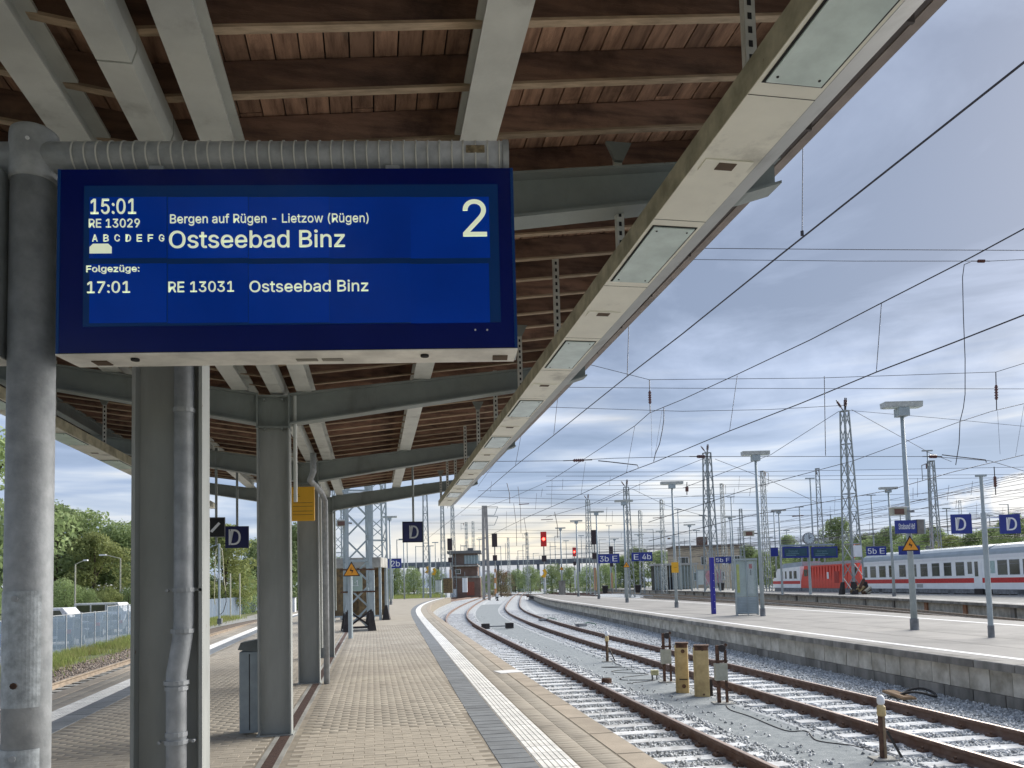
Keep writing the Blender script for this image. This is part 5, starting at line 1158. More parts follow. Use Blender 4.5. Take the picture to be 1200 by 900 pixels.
MB().box(L*.48, -.02, 1.95, L*.48+.45, .0, 2.65).build('white_plate', WHITE, t); MB().box(L*.60, -.02, 1.5, L*.60+1.1, .05, 2.7).build('side_hatch', MATS['loco_red_dark'], t)
MB().box(.9, .0, 2.3, 1.9, .06, 3.05).build('cab_window', TINT, t); MB().box(L-1.9, .0, 2.3, L-.9, .06, 3.05).build('cab_window', TINT, t)
MB().bar((L-4.5, 1.4, ZR+.35), (L-3.0, 1.4, ZR+1.3), .08).build('pantograph_arm', REDT, t); MB().bar((L-3.0, 1.4, ZR+1.3), (L-4.0, 1.4, ZR+2.0), .06).build('pantograph_arm', REDT, t); MB().bar((L-4.0, .6, ZR+2.0), (L-4.0, 2.2, ZR+2.0), .08).build('pantograph_head', REDT, t)
# white cab car at the left end
t, s0, L = vehicle('cab_car', 'white driving car with sloping nose at the left end of the train', 905.5, 938)
MB().add([(0, 0, .95), (L, 0, .95), (L, 2.85, .95), (0, 2.85, .95), (0.1, 0, 1.9), (L, 0, ZR), (L, 2.85, ZR), (.1, 2.85, 1.9), (1.8, 0, ZR-.15), (1.8, 2.85, ZR-.15)], [(0, 3, 2, 1), (0, 1, 5, 8, 4), (1, 2, 6, 5), (3, 7, 9, 6, 2), (3, 0, 4, 7), (4, 8, 9, 7), (8, 5, 6, 9)]).build('body', COACH, t)
MB().prism([(1.7, ZR-.15), (L, ZR-.0), (L, ZR+.55), (3.0, ZR+.45)], .3, 2.5).build('roof', COACHR, t); MB().box(.1, -.012, 1.42, L-.1, 0, 1.78).build('red_stripe', STRIPE, t)
MB().box(.4, .05, .4, L, .3, .95).build('skirt', UNDER, t); wheels(t, (2.5, 5.0))
for a, b_ in ((.34, .40), (.48, .53), (.63, .72), (.78, .88)): q = MB().box(L*a, -.014, 2.05, L*b_, 0, 2.95).build('window', TINT, t)
MB().add([(.25, .3, 2.1), (1.55, .3, 3.15), (1.55, 2.5, 3.15), (.25, 2.5, 2.1), (.22, .3, 2.12), (1.52, .3, 3.18), (1.52, 2.5, 3.18), (.22, 2.5, 2.12)], [(0, 1, 2, 3), (7, 6, 5, 4), (0, 4, 5, 1), (1, 5, 6, 2), (2, 6, 7, 3), (3, 7, 4, 0)]).build('windscreen', TINT, t)
MB().box(.5, -.02, 2.2, 1.2, 0.0, 2.9).build('cab_window', TINT, t)
# ================================================================== BUILDINGS
def bld(name, label, pxa, pxb, pyt, Z, pyb=None, D=10, m=TANW, cat='building', zb=-.9):
    a, b_ = pz(pxa, hz_(pxa), Z), pz(pxb, hz_(pxb), Z); c_ = (a+b_)/2; W = (b_-a).to_2d().length; h = hgt((pxa+pxb)/2, pyt, Z)-zb
    t = thing(name, label, cat, (c_.x, c_.y, zb), FACE); return t, W, h
def window(t, x, z, w_, h, y=0, m=TINT, fm=WHITE, d=.10):
    o = MB().box(x-w_/2-.09, y-.03, z-.09, x+w_/2+.09, y+.02, z+h+.09).build('window', fm, t)
    MB().box(x-w_/2, y-.045, z, x-.03, y-.03, z+h).build('pane', m, o); MB().box(x+.03, y-.045, z, x+w_/2, y-.03, z+h).build('pane', m, o); MB().box(x-w_/2-.15, y-.10, z-.16, x+w_/2+.15, y-.0, z-.09).build('sill', CONC, o); return o
Z = 175; t, W, h = bld('tan_building', 'tan flat-roofed building with a brick chimney block behind the glass shelter', 795, 868, 640.5, Z)
MB().box(-W/2, 0, 0, W/2, 11, h).build('wall', TANW, t); MB().box(-W/2-.6, -.7, h, W/2+.6, 11.5, h+.35).build('roof', mat('roof_brown', (.24, .18, .13), .8), t)
MB().box(-W/2+6.4-1.0, 1.5, h+.35, -W/2+6.4+.9+.1, 4, h+2.4).build('chimney_block', BRICKR, t)
MB().box(-W/2, -.015, 3.2, W/2, 0, 3.35).build('cornice', CONC, t)
for fx, fz in ((.06, .60), (.13, .60), (.42, .60), (.80, .60), (.86, .60), (.96, .60), (.10, .25), (.3, .25), (.50, .25), (.70, .25), (.9, .25)): window(t, -W/2+W*fx, h*fz, 1.1 if fz > .3 else 1.3, h*.17)
# signal box
Z = 160; t, W, h = bld('signal_box', 'brick signal box with a wide flat roof and glazed upper storey at the yard entrance', 529, 563, 644.5, Z)
MB().box(-W/2, 0, 0, W/2, 6, h*.42).build('lower_wall', BRICKR, t); MB().box(-W/2+.2, -.1, h*.42, W/2-.1, 6, h*.46).build('ledge', CONC, t)
MB().box(-W/2+.1, .3, h*.46, W/2-.5, 5.8, h*.66).build('middle_wall', BRICKR, t); MB().box(-W/2+.1, -.5, h*.66, W/2-.3, 6, h*.69).build('gallery_slab', CONC, t)
MB().box(-W/2+.2, .35, h*.69, W/2-.6, 5.7, h*.93).build('cabin_wall', mat('cabin_brown', (.20, .15, .13), .7), t)
for i in range(5): x = -W/2+2.8+i*.62; o = MB().box(x, .28, h*.71, x+.55, .35, h*.89).build('window', mat('cabin_glass', (.35, .45, .48), .15), t); MB().box(x+.26, .26, h*.71, x+.29, .28, h*.89).build('mullion', WHITE, o)
MB().box(-W/2-.7, -.9, h*.93, W/2+.3, 6.8, h*.985).build('roof', ROOFG, t); MB().box(.4, 1.5, h*.985, 1.6, 2.6, h*1.05).build('roof_vent', ROOFG, t)
MB().box(-W/2+3.2, -.03, .6, -W/2+4.8, .0, h*.34).build('door', mat('door_brick_red', (.28, .09, .06), .7), t); MB().box(-W/2-.05, -.1, .3, -W/2+1.0, 0, h*.2).build('cabinet', WHITE, t); window(t, -1.6, h*.52, .9, h*.08, .3)
for i in range(3): MB().tube((-W/2+.3+i*2.6, -.8, h*.46), (-W/2+.3+i*2.6, -.8, h*.55), .04, n=6).build('railing_post', LAMPG, t)
# brick houses beyond, barely showing
for i, (a, b_, top, Z, lb) in enumerate([(588, 604, 668, 290, 'far reddish house behind the weeds left of centre'), (620, 634, 672, 300, 'far reddish house behind the lit signal'), (607, 616, 674, 260, 'far low white-blue shed behind the points')]):
    t, W, h = bld('house', lb, a, b_, top, Z, m=BRICKR); m_ = BRICKR if i < 2 else mat('shed_pale', (.45, .52, .55), .6)
    MB().box(-W/2, 0, 0, W/2, 7, h*.7).build('wall', m_, t); MB().prism([(-W/2-.4, h*.7), (W/2+.4, h*.7), (0, h)], -.3, 7.3).build('roof', ROOFG if i else mat('roof_red', (.25, .11, .08), .8), t)
    for x in (-W*.25, W*.2): window(t, x, h*.25, 1.1, 1.4)
# road bridge across the yard
Z = 330; a, b_ = pz(380, 662, Z), pz(905, 652, Z); br = thing('road_bridge', 'long low grey road bridge across the whole yard behind the signal box', 'bridge', (a.x, a.y, -1), math.atan2(b_.y-a.y, b_.x-a.x)); W = (b_-a).to_2d().length
h = hgt(560, 659.5, Z)+1
MB().box(0, 0, h-1.2, W, 10, h-.2).build('deck', BRIDGE, br); MB().box(0, -.2, h-.2, W, .1, h+.8).build('parapet', BRIDGE, br)
for i in range(22): x = 4+i*W/22; MB().box(x, 1, 0, x+1.0, 8, h-1.2).build('pier', BRIDGE, br)
for i in range(40): x = 1+i*W/40; MB().tube((x, -.1, h+.8), (x, -.1, h+2.4 if i % 4 else h+8), .10, n=6).build('railing_post' if i % 4 else 'lamp_post', BRIDGE, br)
# glass shelter on the far platform
Z = 140; a, b_ = pz(768, 690, Z), pz(817, 690, Z); c_ = (a+b_)/2; W = (b_-a).to_2d().length; t = thing('glass_shelter', 'long glass waiting shelter with flat pale roof and dark doorway on the far platform', 'shelter', (c_.x, c_.y, 0), FACE); h = hgt(792, 660, Z)
MB().box(-W/2-.3, -.3, h-.35, W/2+.3, 4, h).build('roof', mat('shelter_roof', (.42, .42, .40), .7), t)
n = 14
for i in range(n+1): x = -W/2+i*W/n; MB().box(x-.06, -.06, 0, x+.06, .06, h-.35).build('post', LAMPG, t)
for i in range(n):
    x = -W/2+i*W/n
    if i not in (4, 5): MB().box(x+.06, -.01, .15, x+W/n-.06, .01, h-.5).build('pane', SHELG if i < 9 else CASEG, t)
MB().box(-W/2+W/n*4, .05, 0, -W/2+W/n*6, .1, 2.3).build('doorway', DARK, t); MB().box(-W/2, 3.6, 0, W/2, 3.7, h-.35).build('rear_wall', mat('shelter_rear', (.16, .16, .14), .8, 0, .3, 1), t); MB().box(-W/2+.5, 2.6, .4, W/2-.5, 3.0, .5).build('bench', WOOD, t)
for px0, px1, lb, mm in ((818, 826, 'pale timetable case right of the glass shelter', MATS['poster_pale']), (827, 834, 'case with pink posters left of the 5b F sign', mat('poster_pink', (.55, .30, .33), .6, 0, .3, 3)), (840, 846, 'case with pink posters under the 5b F sign', mat('poster_pink2', (.45, .25, .28), .6, 0, .3, 3))):
    a, b_ = pz(px0, 690, 120), pz(px1, 690, 120); c_ = (a+b_)/2; w_ = (b_-a).to_2d().length; t = thing('information_case', lb, 'display case', (c_.x, c_.y, 0), FACE, 'far platform information cases')
    for x in (-w_/2, w_/2): MB().box(x-.05, -.05, 0, x+.05, .05, 3.2).build('upright', LAMPG, t)
    MB().box(-w_/2+.05, -.03, .9, w_/2-.05, .03, 3.1).build('poster', mm, t); MB().box(-w_/2, -.1, 3.1, w_/2, .1, 3.25).build('case_roof', LAMPG, t)
for px, lb in ((838, 'dark wheeled bin at the foot of the second tallest mast'), (703, 'dark bin on the far platform behind the 3b E sign'), (741, 'dark bin on the far platform behind the triangle mast')):
    p = pz(px, 691, 115); t = thing('dark_bin', lb, 'bin', (p.x+.5, p.y-1, 0), FACE); MB().hexa([(-.3, -.3, 0), (.3, -.3, 0), (.3, .3, 0), (-.3, .3, 0), (-.42, -.4, 1.1), (.42, -.4, 1.1), (.42, .4, 1.1), (-.42, .4, 1.1)]).build('bin_body', BOGIE, t); MB().box(-.45, -.43, 1.1, .45, .43, 1.2).build('lid', UNDER, t)
# graffiti like pale patches on the far wall are paint: plain pale rectangles
# ================================================================== NEAR END OF OUR PLATFORM: tower, shelter, posts
q = gp(420, 739); tw = lattice('lattice_tower', 'large pale grey lattice tower on black feet beyond the last canopy column', (q.x, q.y, 0), 13.5, .92, .74, .12, n=15, m=LAMPG, lw=.13)
for i in (-1, 1):
    for j in (-1, 1): MB().hexa([(i*.46-.16, j*.46-.16, 0), (i*.46+.16, j*.46-.16, 0), (i*.46+.16, j*.46+.16, 0), (i*.46-.16, j*.46+.16, 0), (i*.46-.06, j*.46-.06, .75), (i*.46+.06, j*.46-.06, .75), (i*.46+.06, j*.46+.06, .75), (i*.46-.06, j*.46+.06, .75)]).build('foot', BOGIE, tw)
MB().box(-.6, -.6, -.01, .6, .6, .07).build('foundation', CONC, tw)
for a, b_ in (((-.46, -.5, .15), (.46, -.5, .15)), ((-.46, -.5, .15), (.46, -.5, .8)), ((.46, -.5, .15), (-.46, -.5, .8))): MB().bar(a, b_, .07).build('foot_brace', BOGIE, tw)
for z in (1.5, 2.35): MB().bar((-.7, -.52, z), (.65, -.52, z), .06).build('cross_rail', RUST, tw)
t = thing('grey_green_box', 'pale green switch box with white marks strapped to the lattice tower', 'box', (q.x-.12, q.y-.62, 1.52)); MB().box(-.24, -.1, 0, .30, .1, .62).build('box_body', mat('pale_green_box', (.34, .43, .38), .6, 0, .12, 4), t, bevel=.01)
text('1:1', t, -.1, .2, .16, .42, -.103, WHITE, .01)
q2 = gp(411, 748); t = thing('sign_post', 'slim pale post carrying the orange triangle before the lattice tower', 'post', (q2.x, q2.y, 0)); MB().tube((0, 0, 0), (0, 0, 2.45), .075, n=10).build('tube', LAMPG, t)
for px, Z, h_, w_, lb in ((443, 46, 12, .95, 'pale lattice tower behind the shelter roof, left of the hanging D sign'), (397, 60, 12, .8, 'lattice tower just right of the last canopy column'),):
    p = pz(px, 700, Z); lattice('lattice_tower', lb, (p.x, p.y, 0), h_, w_, w_*.8, .3, n=16, m=LAMPG, lw=.09)
for px, py, Z, W, lb, sl_ in ((458, 609, 75, 1.5, 'T-shaped lamp mast between the lattice towers and the D sign', False), (474, 632, 110, 1.4, 'slim lamp mast left of the hanging D sign', True), (505, 640, 130, 1.3, 'slim lamp mast under the hanging D sign', True)):
    p = pz(px, 697, Z); tlamp(lb, Vector((p.x, p.y, 0)), py, px, W, slim=sl_, r=.09)
a, b_ = pz(391, 720, 39), pz(446, 720, 39); c_ = (a+b_)/2; W = (b_-a).to_2d().length; t = thing('platform_shelter', 'small flat-roofed shelter with rusty panels and pale posts near the platform end', 'shelter', (c_.x, c_.y+.2, 0), FACE)
hs = 3.2
MB().box(-W/2-.05, -.2, hs-.5, W/2+.08, 1.9, hs).build('roof', CONC, t)
for x in (-W/2, -W/2+.75, W/2-.35, W/2): MB().box(x-.06, -.06, 0, x+.06, .06, hs-.5).build('post', LAMPG, t)
for x in (-W/2, W/2): MB().box(x-.06, 1.7, 0, x+.06, 1.8, hs-.5).build('post', LAMPG, t)
for x0, x1 in ((-W/2+.06, -W/2+.69), (W/2-1.1, W/2-.41)): MB().box(x0, .0, .25, x1, .04, hs-.55).build('rusty_panel', RUSTP, t)
MB().box(-W/2, 1.72, .2, W/2, 1.76, hs-.5).build('rear_panel', RUSTP, t); MB().box(-W/2, -.03, .18, W/2, .03, .26).build('bottom_rail', LAMPG, t)
MB().hexa([(W/2+.1, -.2, 0), (W/2+.5, -.2, 0), (W/2+.5, .2, 0), (W/2+.1, .2, 0), (W/2+.25, -.05, .75), (W/2+.35, -.05, .75), (W/2+.35, .05, .75), (W/2+.25, .05, .75)]).build('black_foot', BOGIE, t)
p = pz(398, 611, 30); camera_box('small camera housing on the left side of the lattice tower', p, 402, 613)
# boxes by the signal box and platform end
for px, py0, py1, Z, m_, lb in ((525, 678, 695, 110, RUSTP, 'brown cabinet at the end of our platform right of the blue board'), (514, 680, 694, 115, MATS['poster_pale'], 'pale blue notice board at the end of our platform'), (545, 677, 694, 140, WHITE, 'white cabinet in the weeds below the signal box'), (659, 681, 697, 105, CONCD, 'weathered concrete box on the tip of the opposite platform')):
    p = pz(px, py1, Z); t = thing('cabinet', lb, 'cabinet', (p.x, p.y, p.z), FACE, 'cabinets at the platform ends'); w_ = 1.3 if m_ is RUSTP else .9; h = (py1-py0)*Z/F
    MB().box(-w_/2, -.3, 0, w_/2, .3, h).build('cabinet_body', m_, t, bevel=.03); MB().box(-w_/2-.05, -.35, h, w_/2+.05, .35, h+.08).build('lid', ROOFG, t); MB().box(-.01, -.31, .1, .01, -.3, h-.1).build('door_gap', DARK, t)
# ================================================================== TRACKSIDE EQUIPMENT
def cab(label, px, pyb, pyt, w_, hole):
    p = gp(px, pyb, -.74); Z = depth(p); h = hgt(px, pyt, Z)+.74; t = thing('yellow_cabinet', label, 'cabinet', p, FACE-.25, 'yellow trackside cabinets')
    MB().box(-w_/2, -.1, 0, w_/2, .14, h).build('cabinet_body', YELC, t, bevel=.006); MB().box(-w_/2-.015, -.12, h, w_/2+.015, .16, h+.035).build('cap', RUST, t)
    MB().box(-w_/2-.03, -.115, .02, -w_/2+.0, .14, h-.02).build('side_rail', MATS['faded_yellow_cabinet'], t)
    if hole: MB().box(-w_/2+.05, -.106, h*.30, w_/2-.02, -.1, h*.76).build('front_panel', YELC, t); MB().box(-w_/2+.05, -.108, h*.28, w_/2-.02, -.1, h*.30).build('front_slot', DARK, t); 
    for z in ((h*.86, h*.15) if hole else (h*.94, h*.06)):
        MB().tube((0.02, -.112, z), (0.02, -.1, z), .042 if hole else .02, n=12).build('round_lock', RUST, t)
    MB().box(-w_/2+.0, -.104, h-.07, w_/2, -.1, h-.002).build('rust_band', RUST, t)
    if not hole: MB().box(w_/2, .0, 0, w_/2+.06, .1, h*.35).build('dark_strut', BOGIE, t)
    return t
cab('left yellow trackside cabinet with round lock and slotted panel', 801, 812, 755, .235, True)
cab('right yellow trackside cabinet with a dark strut at its foot', 824, 816.5, 758, .27, False)
def ironpost(label, px, pyb, pyt, boxy):
    p = gp(px, pyb, -.74); Z = depth(p); h = hgt(px, pyt, Z)+.74; t = thing('iron_post', label, 'post', p, FACE, 'rusted posts with boxes beside the yellow cabinets')
    MB().box(-.11, -.03, 0, -.05, .03, h*.98).build('post', RUST, t); MB().box(.05, -.03, 0, .09, .03, h*.9).build('post', RUST, t); MB().bar((.0, 0, h*.9), (.1, .0, h), .05).build('top_hook', RUST, t)
    MB().tube((0.0, -.05, h*.93), (0.03, .05, h*.93), .07, n=12).build('pulley', BOGIE, t)
    MB().box(-.15, -.10, h*boxy, .08, .04, h*(boxy+.28)).build('junction_box', BOXC if boxy > .3 else MATS['box_cream_grey'], t, bevel=.006)
    MB().box(-.13, -.04, h*.7, .10, .04, h*.73).build('clamp', RUST, t); MB().box(-.2, -.15, -.02, .2, .15, .03).build('base_plate', CONC, t)
    return t
ironpost('rusted double post with cream box, left of the yellow cabinets', 783, 800, 741, .38); ironpost('rusted post with hanging box and cable, right of the yellow cabinets', 848, 825, 755, .40)
p = gp(768, 797, -.74); t = thing('small_cream_device', 'small cream device with two prongs on the gravel left of the yellow cabinets', 'device', p, FACE); MB().box(-.10, -.06, .12, .08, .06, .24).build('device_head', mat('device_cream', (.58, .56, .32), .6), t, bevel=.02)
for x in (-.07, .04): MB().tube((x, 0, 0), (x, 0, .13), .02, n=8).build('prong', UNDER, t)
def whitepost(label, px, pyb, pyt, w_):
    p = gp(px, pyb, -.74); Z = depth(p); h = hgt(px, pyt, Z)+.74; t = thing('short_post', label, 'post', p, FACE, 'short posts with pale caps')
    MB().box(-w_*.7, -w_*.5, 0, -w_*.1, w_*.5, h*.72).build('post', RUST, t); MB().box(.0, -w_*.4, 0, w_*.6, w_*.4, h*.72).build('post', mat('post_pale_brown', (.30, .22, .14), .8, 0, .4, 9), t)
    MB().lathe([(w_*.9, h*.68), (w_*1.0, h*.70), (w_*.95, h*.82), (w_*.6, h*.85)], 12).build('collar', YELC if w_ > .04 else RUST, t)
    MB().lathe([(w_*.6, h*.85), (w_*.85, h*.88), (w_*.85, h*.96), (w_*.4, h)], 12).build('white_cap', WHITE, t, smooth=True); MB().box(-.15, -.13, -.01, .15, .13, .03).build('base_plate', CONC, t)
    MB().bar((w_, 0, h*.45), (w_+.16, -.05, 0.02), .03).build('cable_duct', CABLE, t); return t
whitepost('nearest short rusted post with white cap, in front of the right rails', 1036, 891, 815, .055); whitepost('short rusted post with white cap, left of the coiled cable', 712, 776, 740, .06)
def cable(label, pts, z=-.725, r_=.011):
    P_ = [gp(x, y, z) for x, y in pts]; o = P_[0].copy(); sm = []
    for i in range(len(P_)-1):
        a, b_, c_, d = P_[max(i-1, 0)], P_[i], P_[i+1], P_[min(i+2, len(P_)-1)]
        for k in range(6):
            t_ = k/6; sm.append(.5*((2*b_)+(c_-a)*t_+(2*a-5*b_+4*c_-d)*t_*t_+(-a+3*b_-3*c_+d)*t_**3)-o)
    sm.append(P_[-1]-o); me = MB().path(sm, r_, 6).build('cable', CABLE, None, o, smooth=True); tag(me, label, 'cable'); return me
cable('black cable snaking over the gravel from the right iron post to the nearest short post', [(851, 826), (856, 832), (880, 840), (920, 856), (945, 857), (958, 868), (1000, 874), (1028, 882)])
cable('black cable lying in loops between the left short post and the iron post', [(716, 772), (722, 778), (728, 781), (705, 782), (745, 783), (750, 784), (720, 786), (722, 788), (760, 790), (730, 794), (731, 797), (768, 797), (735, 801)])
cable('short black cable end at the foot of the nearest short post', [(1032, 884), (1026, 889), (1020, 897)])
# signal wires' low pulley, dark socket, boards
p = gp(711, 802, -.74); t = thing('dark_socket', 'dark rusty round socket beside the near rail', 'socket', p); MB().lathe([(.10, 0), (.115, .02), (.12, .13), (.09, .15)], 14).build('socket_body', RUST, t); MB().lathe([(.085, .15), (.02, .151)], 14).build('socket_top', DARK, t)
p = gp(569, 737, -.7); p2 = gp(597, 736, -.7); t = thing('pulley_rod', 'dark rod with pulleys lying across the gravel between the tracks', 'rod', p); MB().bar((0, 0, .12), (p2-p)+Vector((0, 0, .12)), .06).build('rod', UNDER, t)
for o_ in (Vector((0, 0, 0)), p2-p): MB().box(o_.x-.2, o_.y-.2, 0, o_.x+.2, o_.y+.2, .28).build('pulley_block', BOGIE, t)
for px, py, lb, m_ in ((957, 830, 'white painted stone tag beside the near right rail', WHITE),): p = gp(px, py, -.68); MB().cbox(-.06, -.05, 0, .06, .05, .08, .01).build('white_tag', m_, None, p, .3); tag(bpy.data.objects['white_tag'], lb, 'tag')
p = gp(1052, 815, -.72); t = thing('wooden_board', 'brown wooden board lying between rail and platform wall', 'board', p, R(75)); MB().cbox(-.55, -.12, 0, .45, .12, .05, .02).build('board', mat('old_plank', (.30, .19, .10), .8, 0, .4, 8, stretch=(.3, 3, 3)), t)
c_ = gp(1076, 815, -.70); b = MB(); n = 22; b.path([(c_.x*0+.34*math.cos(2*math.pi*i/n)*.9, .30*math.sin(2*math.pi*i/n), .05+.05*math.sin(4*math.pi*i/n)) for i in range(n+1)], .025, 7); o = b.build('black_hose_loop', CABLE, None, c_, smooth=True); tag(o, 'loop of black hose lying beside the wooden board', 'hose')
for px, py in ((882, 729), (703, 729)):
    p = gp(px*0+(681 if px > 800 else 637), 733 if px > 800 else 727, -.66); t = thing('rail_lubricator', 'small dark box with a green hose at the right rail' if px > 800 else 'small dark plate with a hose at the right rail, farther away', 'box', p, .3, 'small boxes along the right rail'); MB().box(-.25, -.2, -.05, .25, .2, .1).build('box_body', UNDER, t); MB().path([(.2, 0, .08), (.5, .1, .14), (.8, -.1, .06), (1.0, .1, .0)], .03).build('hose', mat('green_hose', (.06, .16, .12), .6), t)
# ================================================================== TREES
def crown_mesh(name, clumps, nleaf, size, m, seed):
    rg = np.random.default_rng(seed); C_ = np.array([c_[:3] for c_ in clumps]); S = np.array([c_[3] for c_ in clumps])
    w_ = S**2; idx = rg.choice(len(clumps), nleaf, p=w_/w_.sum())
    d = rg.normal(0, 1, (nleaf, 3)); d /= np.linalg.norm(d, axis=1)[:, None]; rr = S[idx]*rg.uniform(.35, 1.0, nleaf)**.4*rg.uniform(.85, 1.12, nleaf)
    c_ = C_[idx]+d*rr[:, None]*np.array([1, 1, .82])
    a = rg.normal(0, 1, (nleaf, 3))+d*1.1; a /= np.linalg.norm(a, axis=1)[:, None]
    t_ = np.cross(a, rg.normal(0, 1, (nleaf, 3))); t_ /= np.linalg.norm(t_, axis=1)[:, None]; b_ = np.cross(a, t_)
    s = (size*rg.uniform(.5, 1.3, nleaf))[:, None]
    V = np.stack([c_-t_*s, c_-b_*s*.45+t_*s*.1, c_+t_*s, c_+b_*s*.5-t_*s*.1], 1).reshape(-1, 3)
    me = bpy.data.meshes.new(name); k = nleaf
    me.vertices.add(4*k); me.vertices.foreach_set('co', V.astype(np.float32).ravel()); me.loops.add(4*k); me.loops.foreach_set('vertex_index', np.arange(4*k, dtype=np.int32))
    me.polygons.add(k); me.polygons.foreach_set('loop_start', np.arange(0, 4*k, 4, dtype=np.int32)); me.polygons.foreach_set('loop_total', np.full(k, 4, dtype=np.int32)); me.update(calc_edges=True); me.materials.append(m); return me
def mkclumps(seed, n, H, W, low=.2):
    rr = random.Random(seed); cl = []
    for i in range(n):
        z = H*(low+(1-low)*rr.random()**.8); f = math.sin(math.pi*min(1, max(.12, (z/H-low)/(1-low)*.85+.12)))**.6
        a = rr.random()*6.28; r_ = W/2*f*rr.random()**.5*.85; cl.append((r_*math.cos(a), r_*math.sin(a), z*.93, W*rr.uniform(.09, .19)))
    return cl
protos = []
for i, (H, W, n, nl, sz, m_, low) in enumerate([(10, 8, 46, 9000, .17, LEAF, .12), (10, 9, 52, 9500, .17, LEAF, .08), (10, 7, 40, 8000, .17, LEAFY, .15), (10, 12, 60, 9000, .2, LEAF, .0), (10, 13, 50, 7000, .2, LEAFB, .0)]):
    cl = mkclumps(50+i, n, H, W, low); cm_ = crown_mesh('crown', cl, nl, sz, m_, 90+i)
    tb = MB(); tb.tube((0, 0, 0), (.1, .1, H*.45), .26, .15, 8); tb.tube((.1, .1, H*.45), (0, .2, H*.8), .15, .05, 7)
    for k in range(9):
        c_ = cl[k*4 % len(cl)]; z0 = H*(.2+.05*k); tb.tube((.08, .08, z0), (c_[0]*.9, c_[1]*.9, max(z0+.4, c_[2])), .09, .025, 5)
    protos.append((cm_, tb.mesh('trunk', BARK)))
def tree(label, px, pyt, Z, kind, wf=1.0, group='trees behind the car park', zb=-.95, cat='tree', name='tree'):
    p = pz(px, hz_(px), Z); h = hgt(px, pyt, Z)-zb; t = thing(name, label, cat, (p.x, p.y, zb), random.uniform(0, 6.28), group)
    c_ = obj('crown', protos[kind][0], t); c_.scale = (h/10*wf, h/10*wf, h/10); q = obj('trunk', protos[kind][1], t); q.scale = (h/10, h/10, h/10); return t
for a in [('tall broad tree behind the round pole at the far left edge', -30, 486, 52, 1, .8), ('full green tree just right of the round pole, its top against the sky', 66, 592, 88, 1, 1.1),
          ('green tree behind the left street lamp', 98, 600, 94, 0, 1.2), ('lighter green tree between the two street lamps', 112, 622, 84, 2, 1.1), ('green tree behind the right street lamp', 138, 616, 92, 1, 1.1),
          ('tree at the left side of the first big column', 163, 612, 100, 0, 1.2), ('tree mostly hidden behind the round pole', 22, 585, 90, 0, 1.2), ('broad tree hidden by the first big column', 200, 606, 96, 1, 1.2),
          ('chestnut-like tree behind the black hanging sign', 262, 612, 80, 2, 1.15), ('green tree right of the chestnut-like tree, left of the second column', 300, 634, 98, 0, 1.1), ('tree right of the second canopy column', 350, 616, 95, 1, 1.1), ('tree hidden behind the second column', 325, 622, 110, 0, 1.2)]: tree(*a)
for a in [('low shrub at the foot of the trees, just right of the round pole', 76, 680, 76, 3, .9), ('pale shrub in front of the right street lamp', 128, 688, 72, 2, 1.2), ('shrub left of the first big column', 150, 690, 74, 3, .9), ('bush behind the fence under the D sign', 284, 668, 84, 3, .8), ('bush behind the fence under the black sign', 250, 676, 80, 3, .8), ('shrub between the street lamps', 104, 690, 78, 3, .8)]:
    tree(*a, group='shrubs behind the car park', cat='shrub', name='shrub')
for a in [('bush left of the hanging D sign beyond the platform end', 462, 662, 150, 3, .8), ('bush under the hanging D sign', 485, 666, 165, 3, .8), ('bush between the D sign and signal box', 512, 668, 175, 3, .8), ('dry brown shrub right of the concrete mast', 587, 668, 165, 4, .8), ('low bush behind the dark lone signal', 573, 672, 190, 3, .9),
          ('green bush left of the lit red signal', 622, 664, 240, 3, .9), ('green bush right of the lit red signal', 647, 662, 200, 3, .9), ('green bush behind the smaller lit signal', 668, 664, 215, 3, .9), ('bush left of the 3b sign', 690, 664, 210, 3, .9), ('bush behind the 3b sign', 710, 660, 200, 3, .8), ('low bush behind the signal box', 545, 672, 210, 3, .8), ('green scrub far behind the points', 604, 668, 260, 3, 1.0), ('small green bush right of the signal box', 560, 680, 170, 3, .7)]:
    tree(*a, group='bushes beyond the yard', cat='bush', name='bush')
for a in [('tree behind the E 4b sign', 731, 652, 215, 1, 1.4), ('tree left of the tan building', 752, 643, 210, 1, 1.5), ('rounded tree touching the tan building', 775, 646, 215, 0, 1.3), ('tree right of the tan building', 878, 640, 200, 1, 1.2), ('low tree behind the information case', 893, 648, 190, 0, 1.2), ('small pointed tree left of the clock', 925, 628, 210, 0, .8),
          ('low tree behind the clock', 945, 640, 190, 1, 1.2), ('tree behind the left gantry display', 910, 645, 200, 3, 1.0), ('low tree right of the clock', 965, 636, 180, 1, 1.3), ('tallest tree behind the tallest lattice mast', 984, 608, 190, 0, 1.0), ('tree right of the tallest lattice mast', 1010, 628, 175, 1, 1.2), ('tree behind the 5b E sign', 1033, 626, 165, 1, 1.1), ('tree left of the station name sign', 1048, 618, 160, 0, 1.0),
          ('tree behind the large warning triangle', 1072, 624, 150, 1, 1.2), ('tree left of the left D sign', 1094, 620, 140, 1, 1.1), ('yellowish tree behind the left D sign', 1118, 626, 130, 2, 1.2), ('tree between the two D signs', 1143, 624, 125, 1, 1.2), ('tree behind the right D sign', 1170, 618, 118, 0, 1.1), ('tree at the right picture edge', 1196, 606, 112, 1, 1.1), ('tree beyond the right picture edge', 1228, 610, 105, 0, 1.1)]:
    tree(*a, group='trees behind the train')
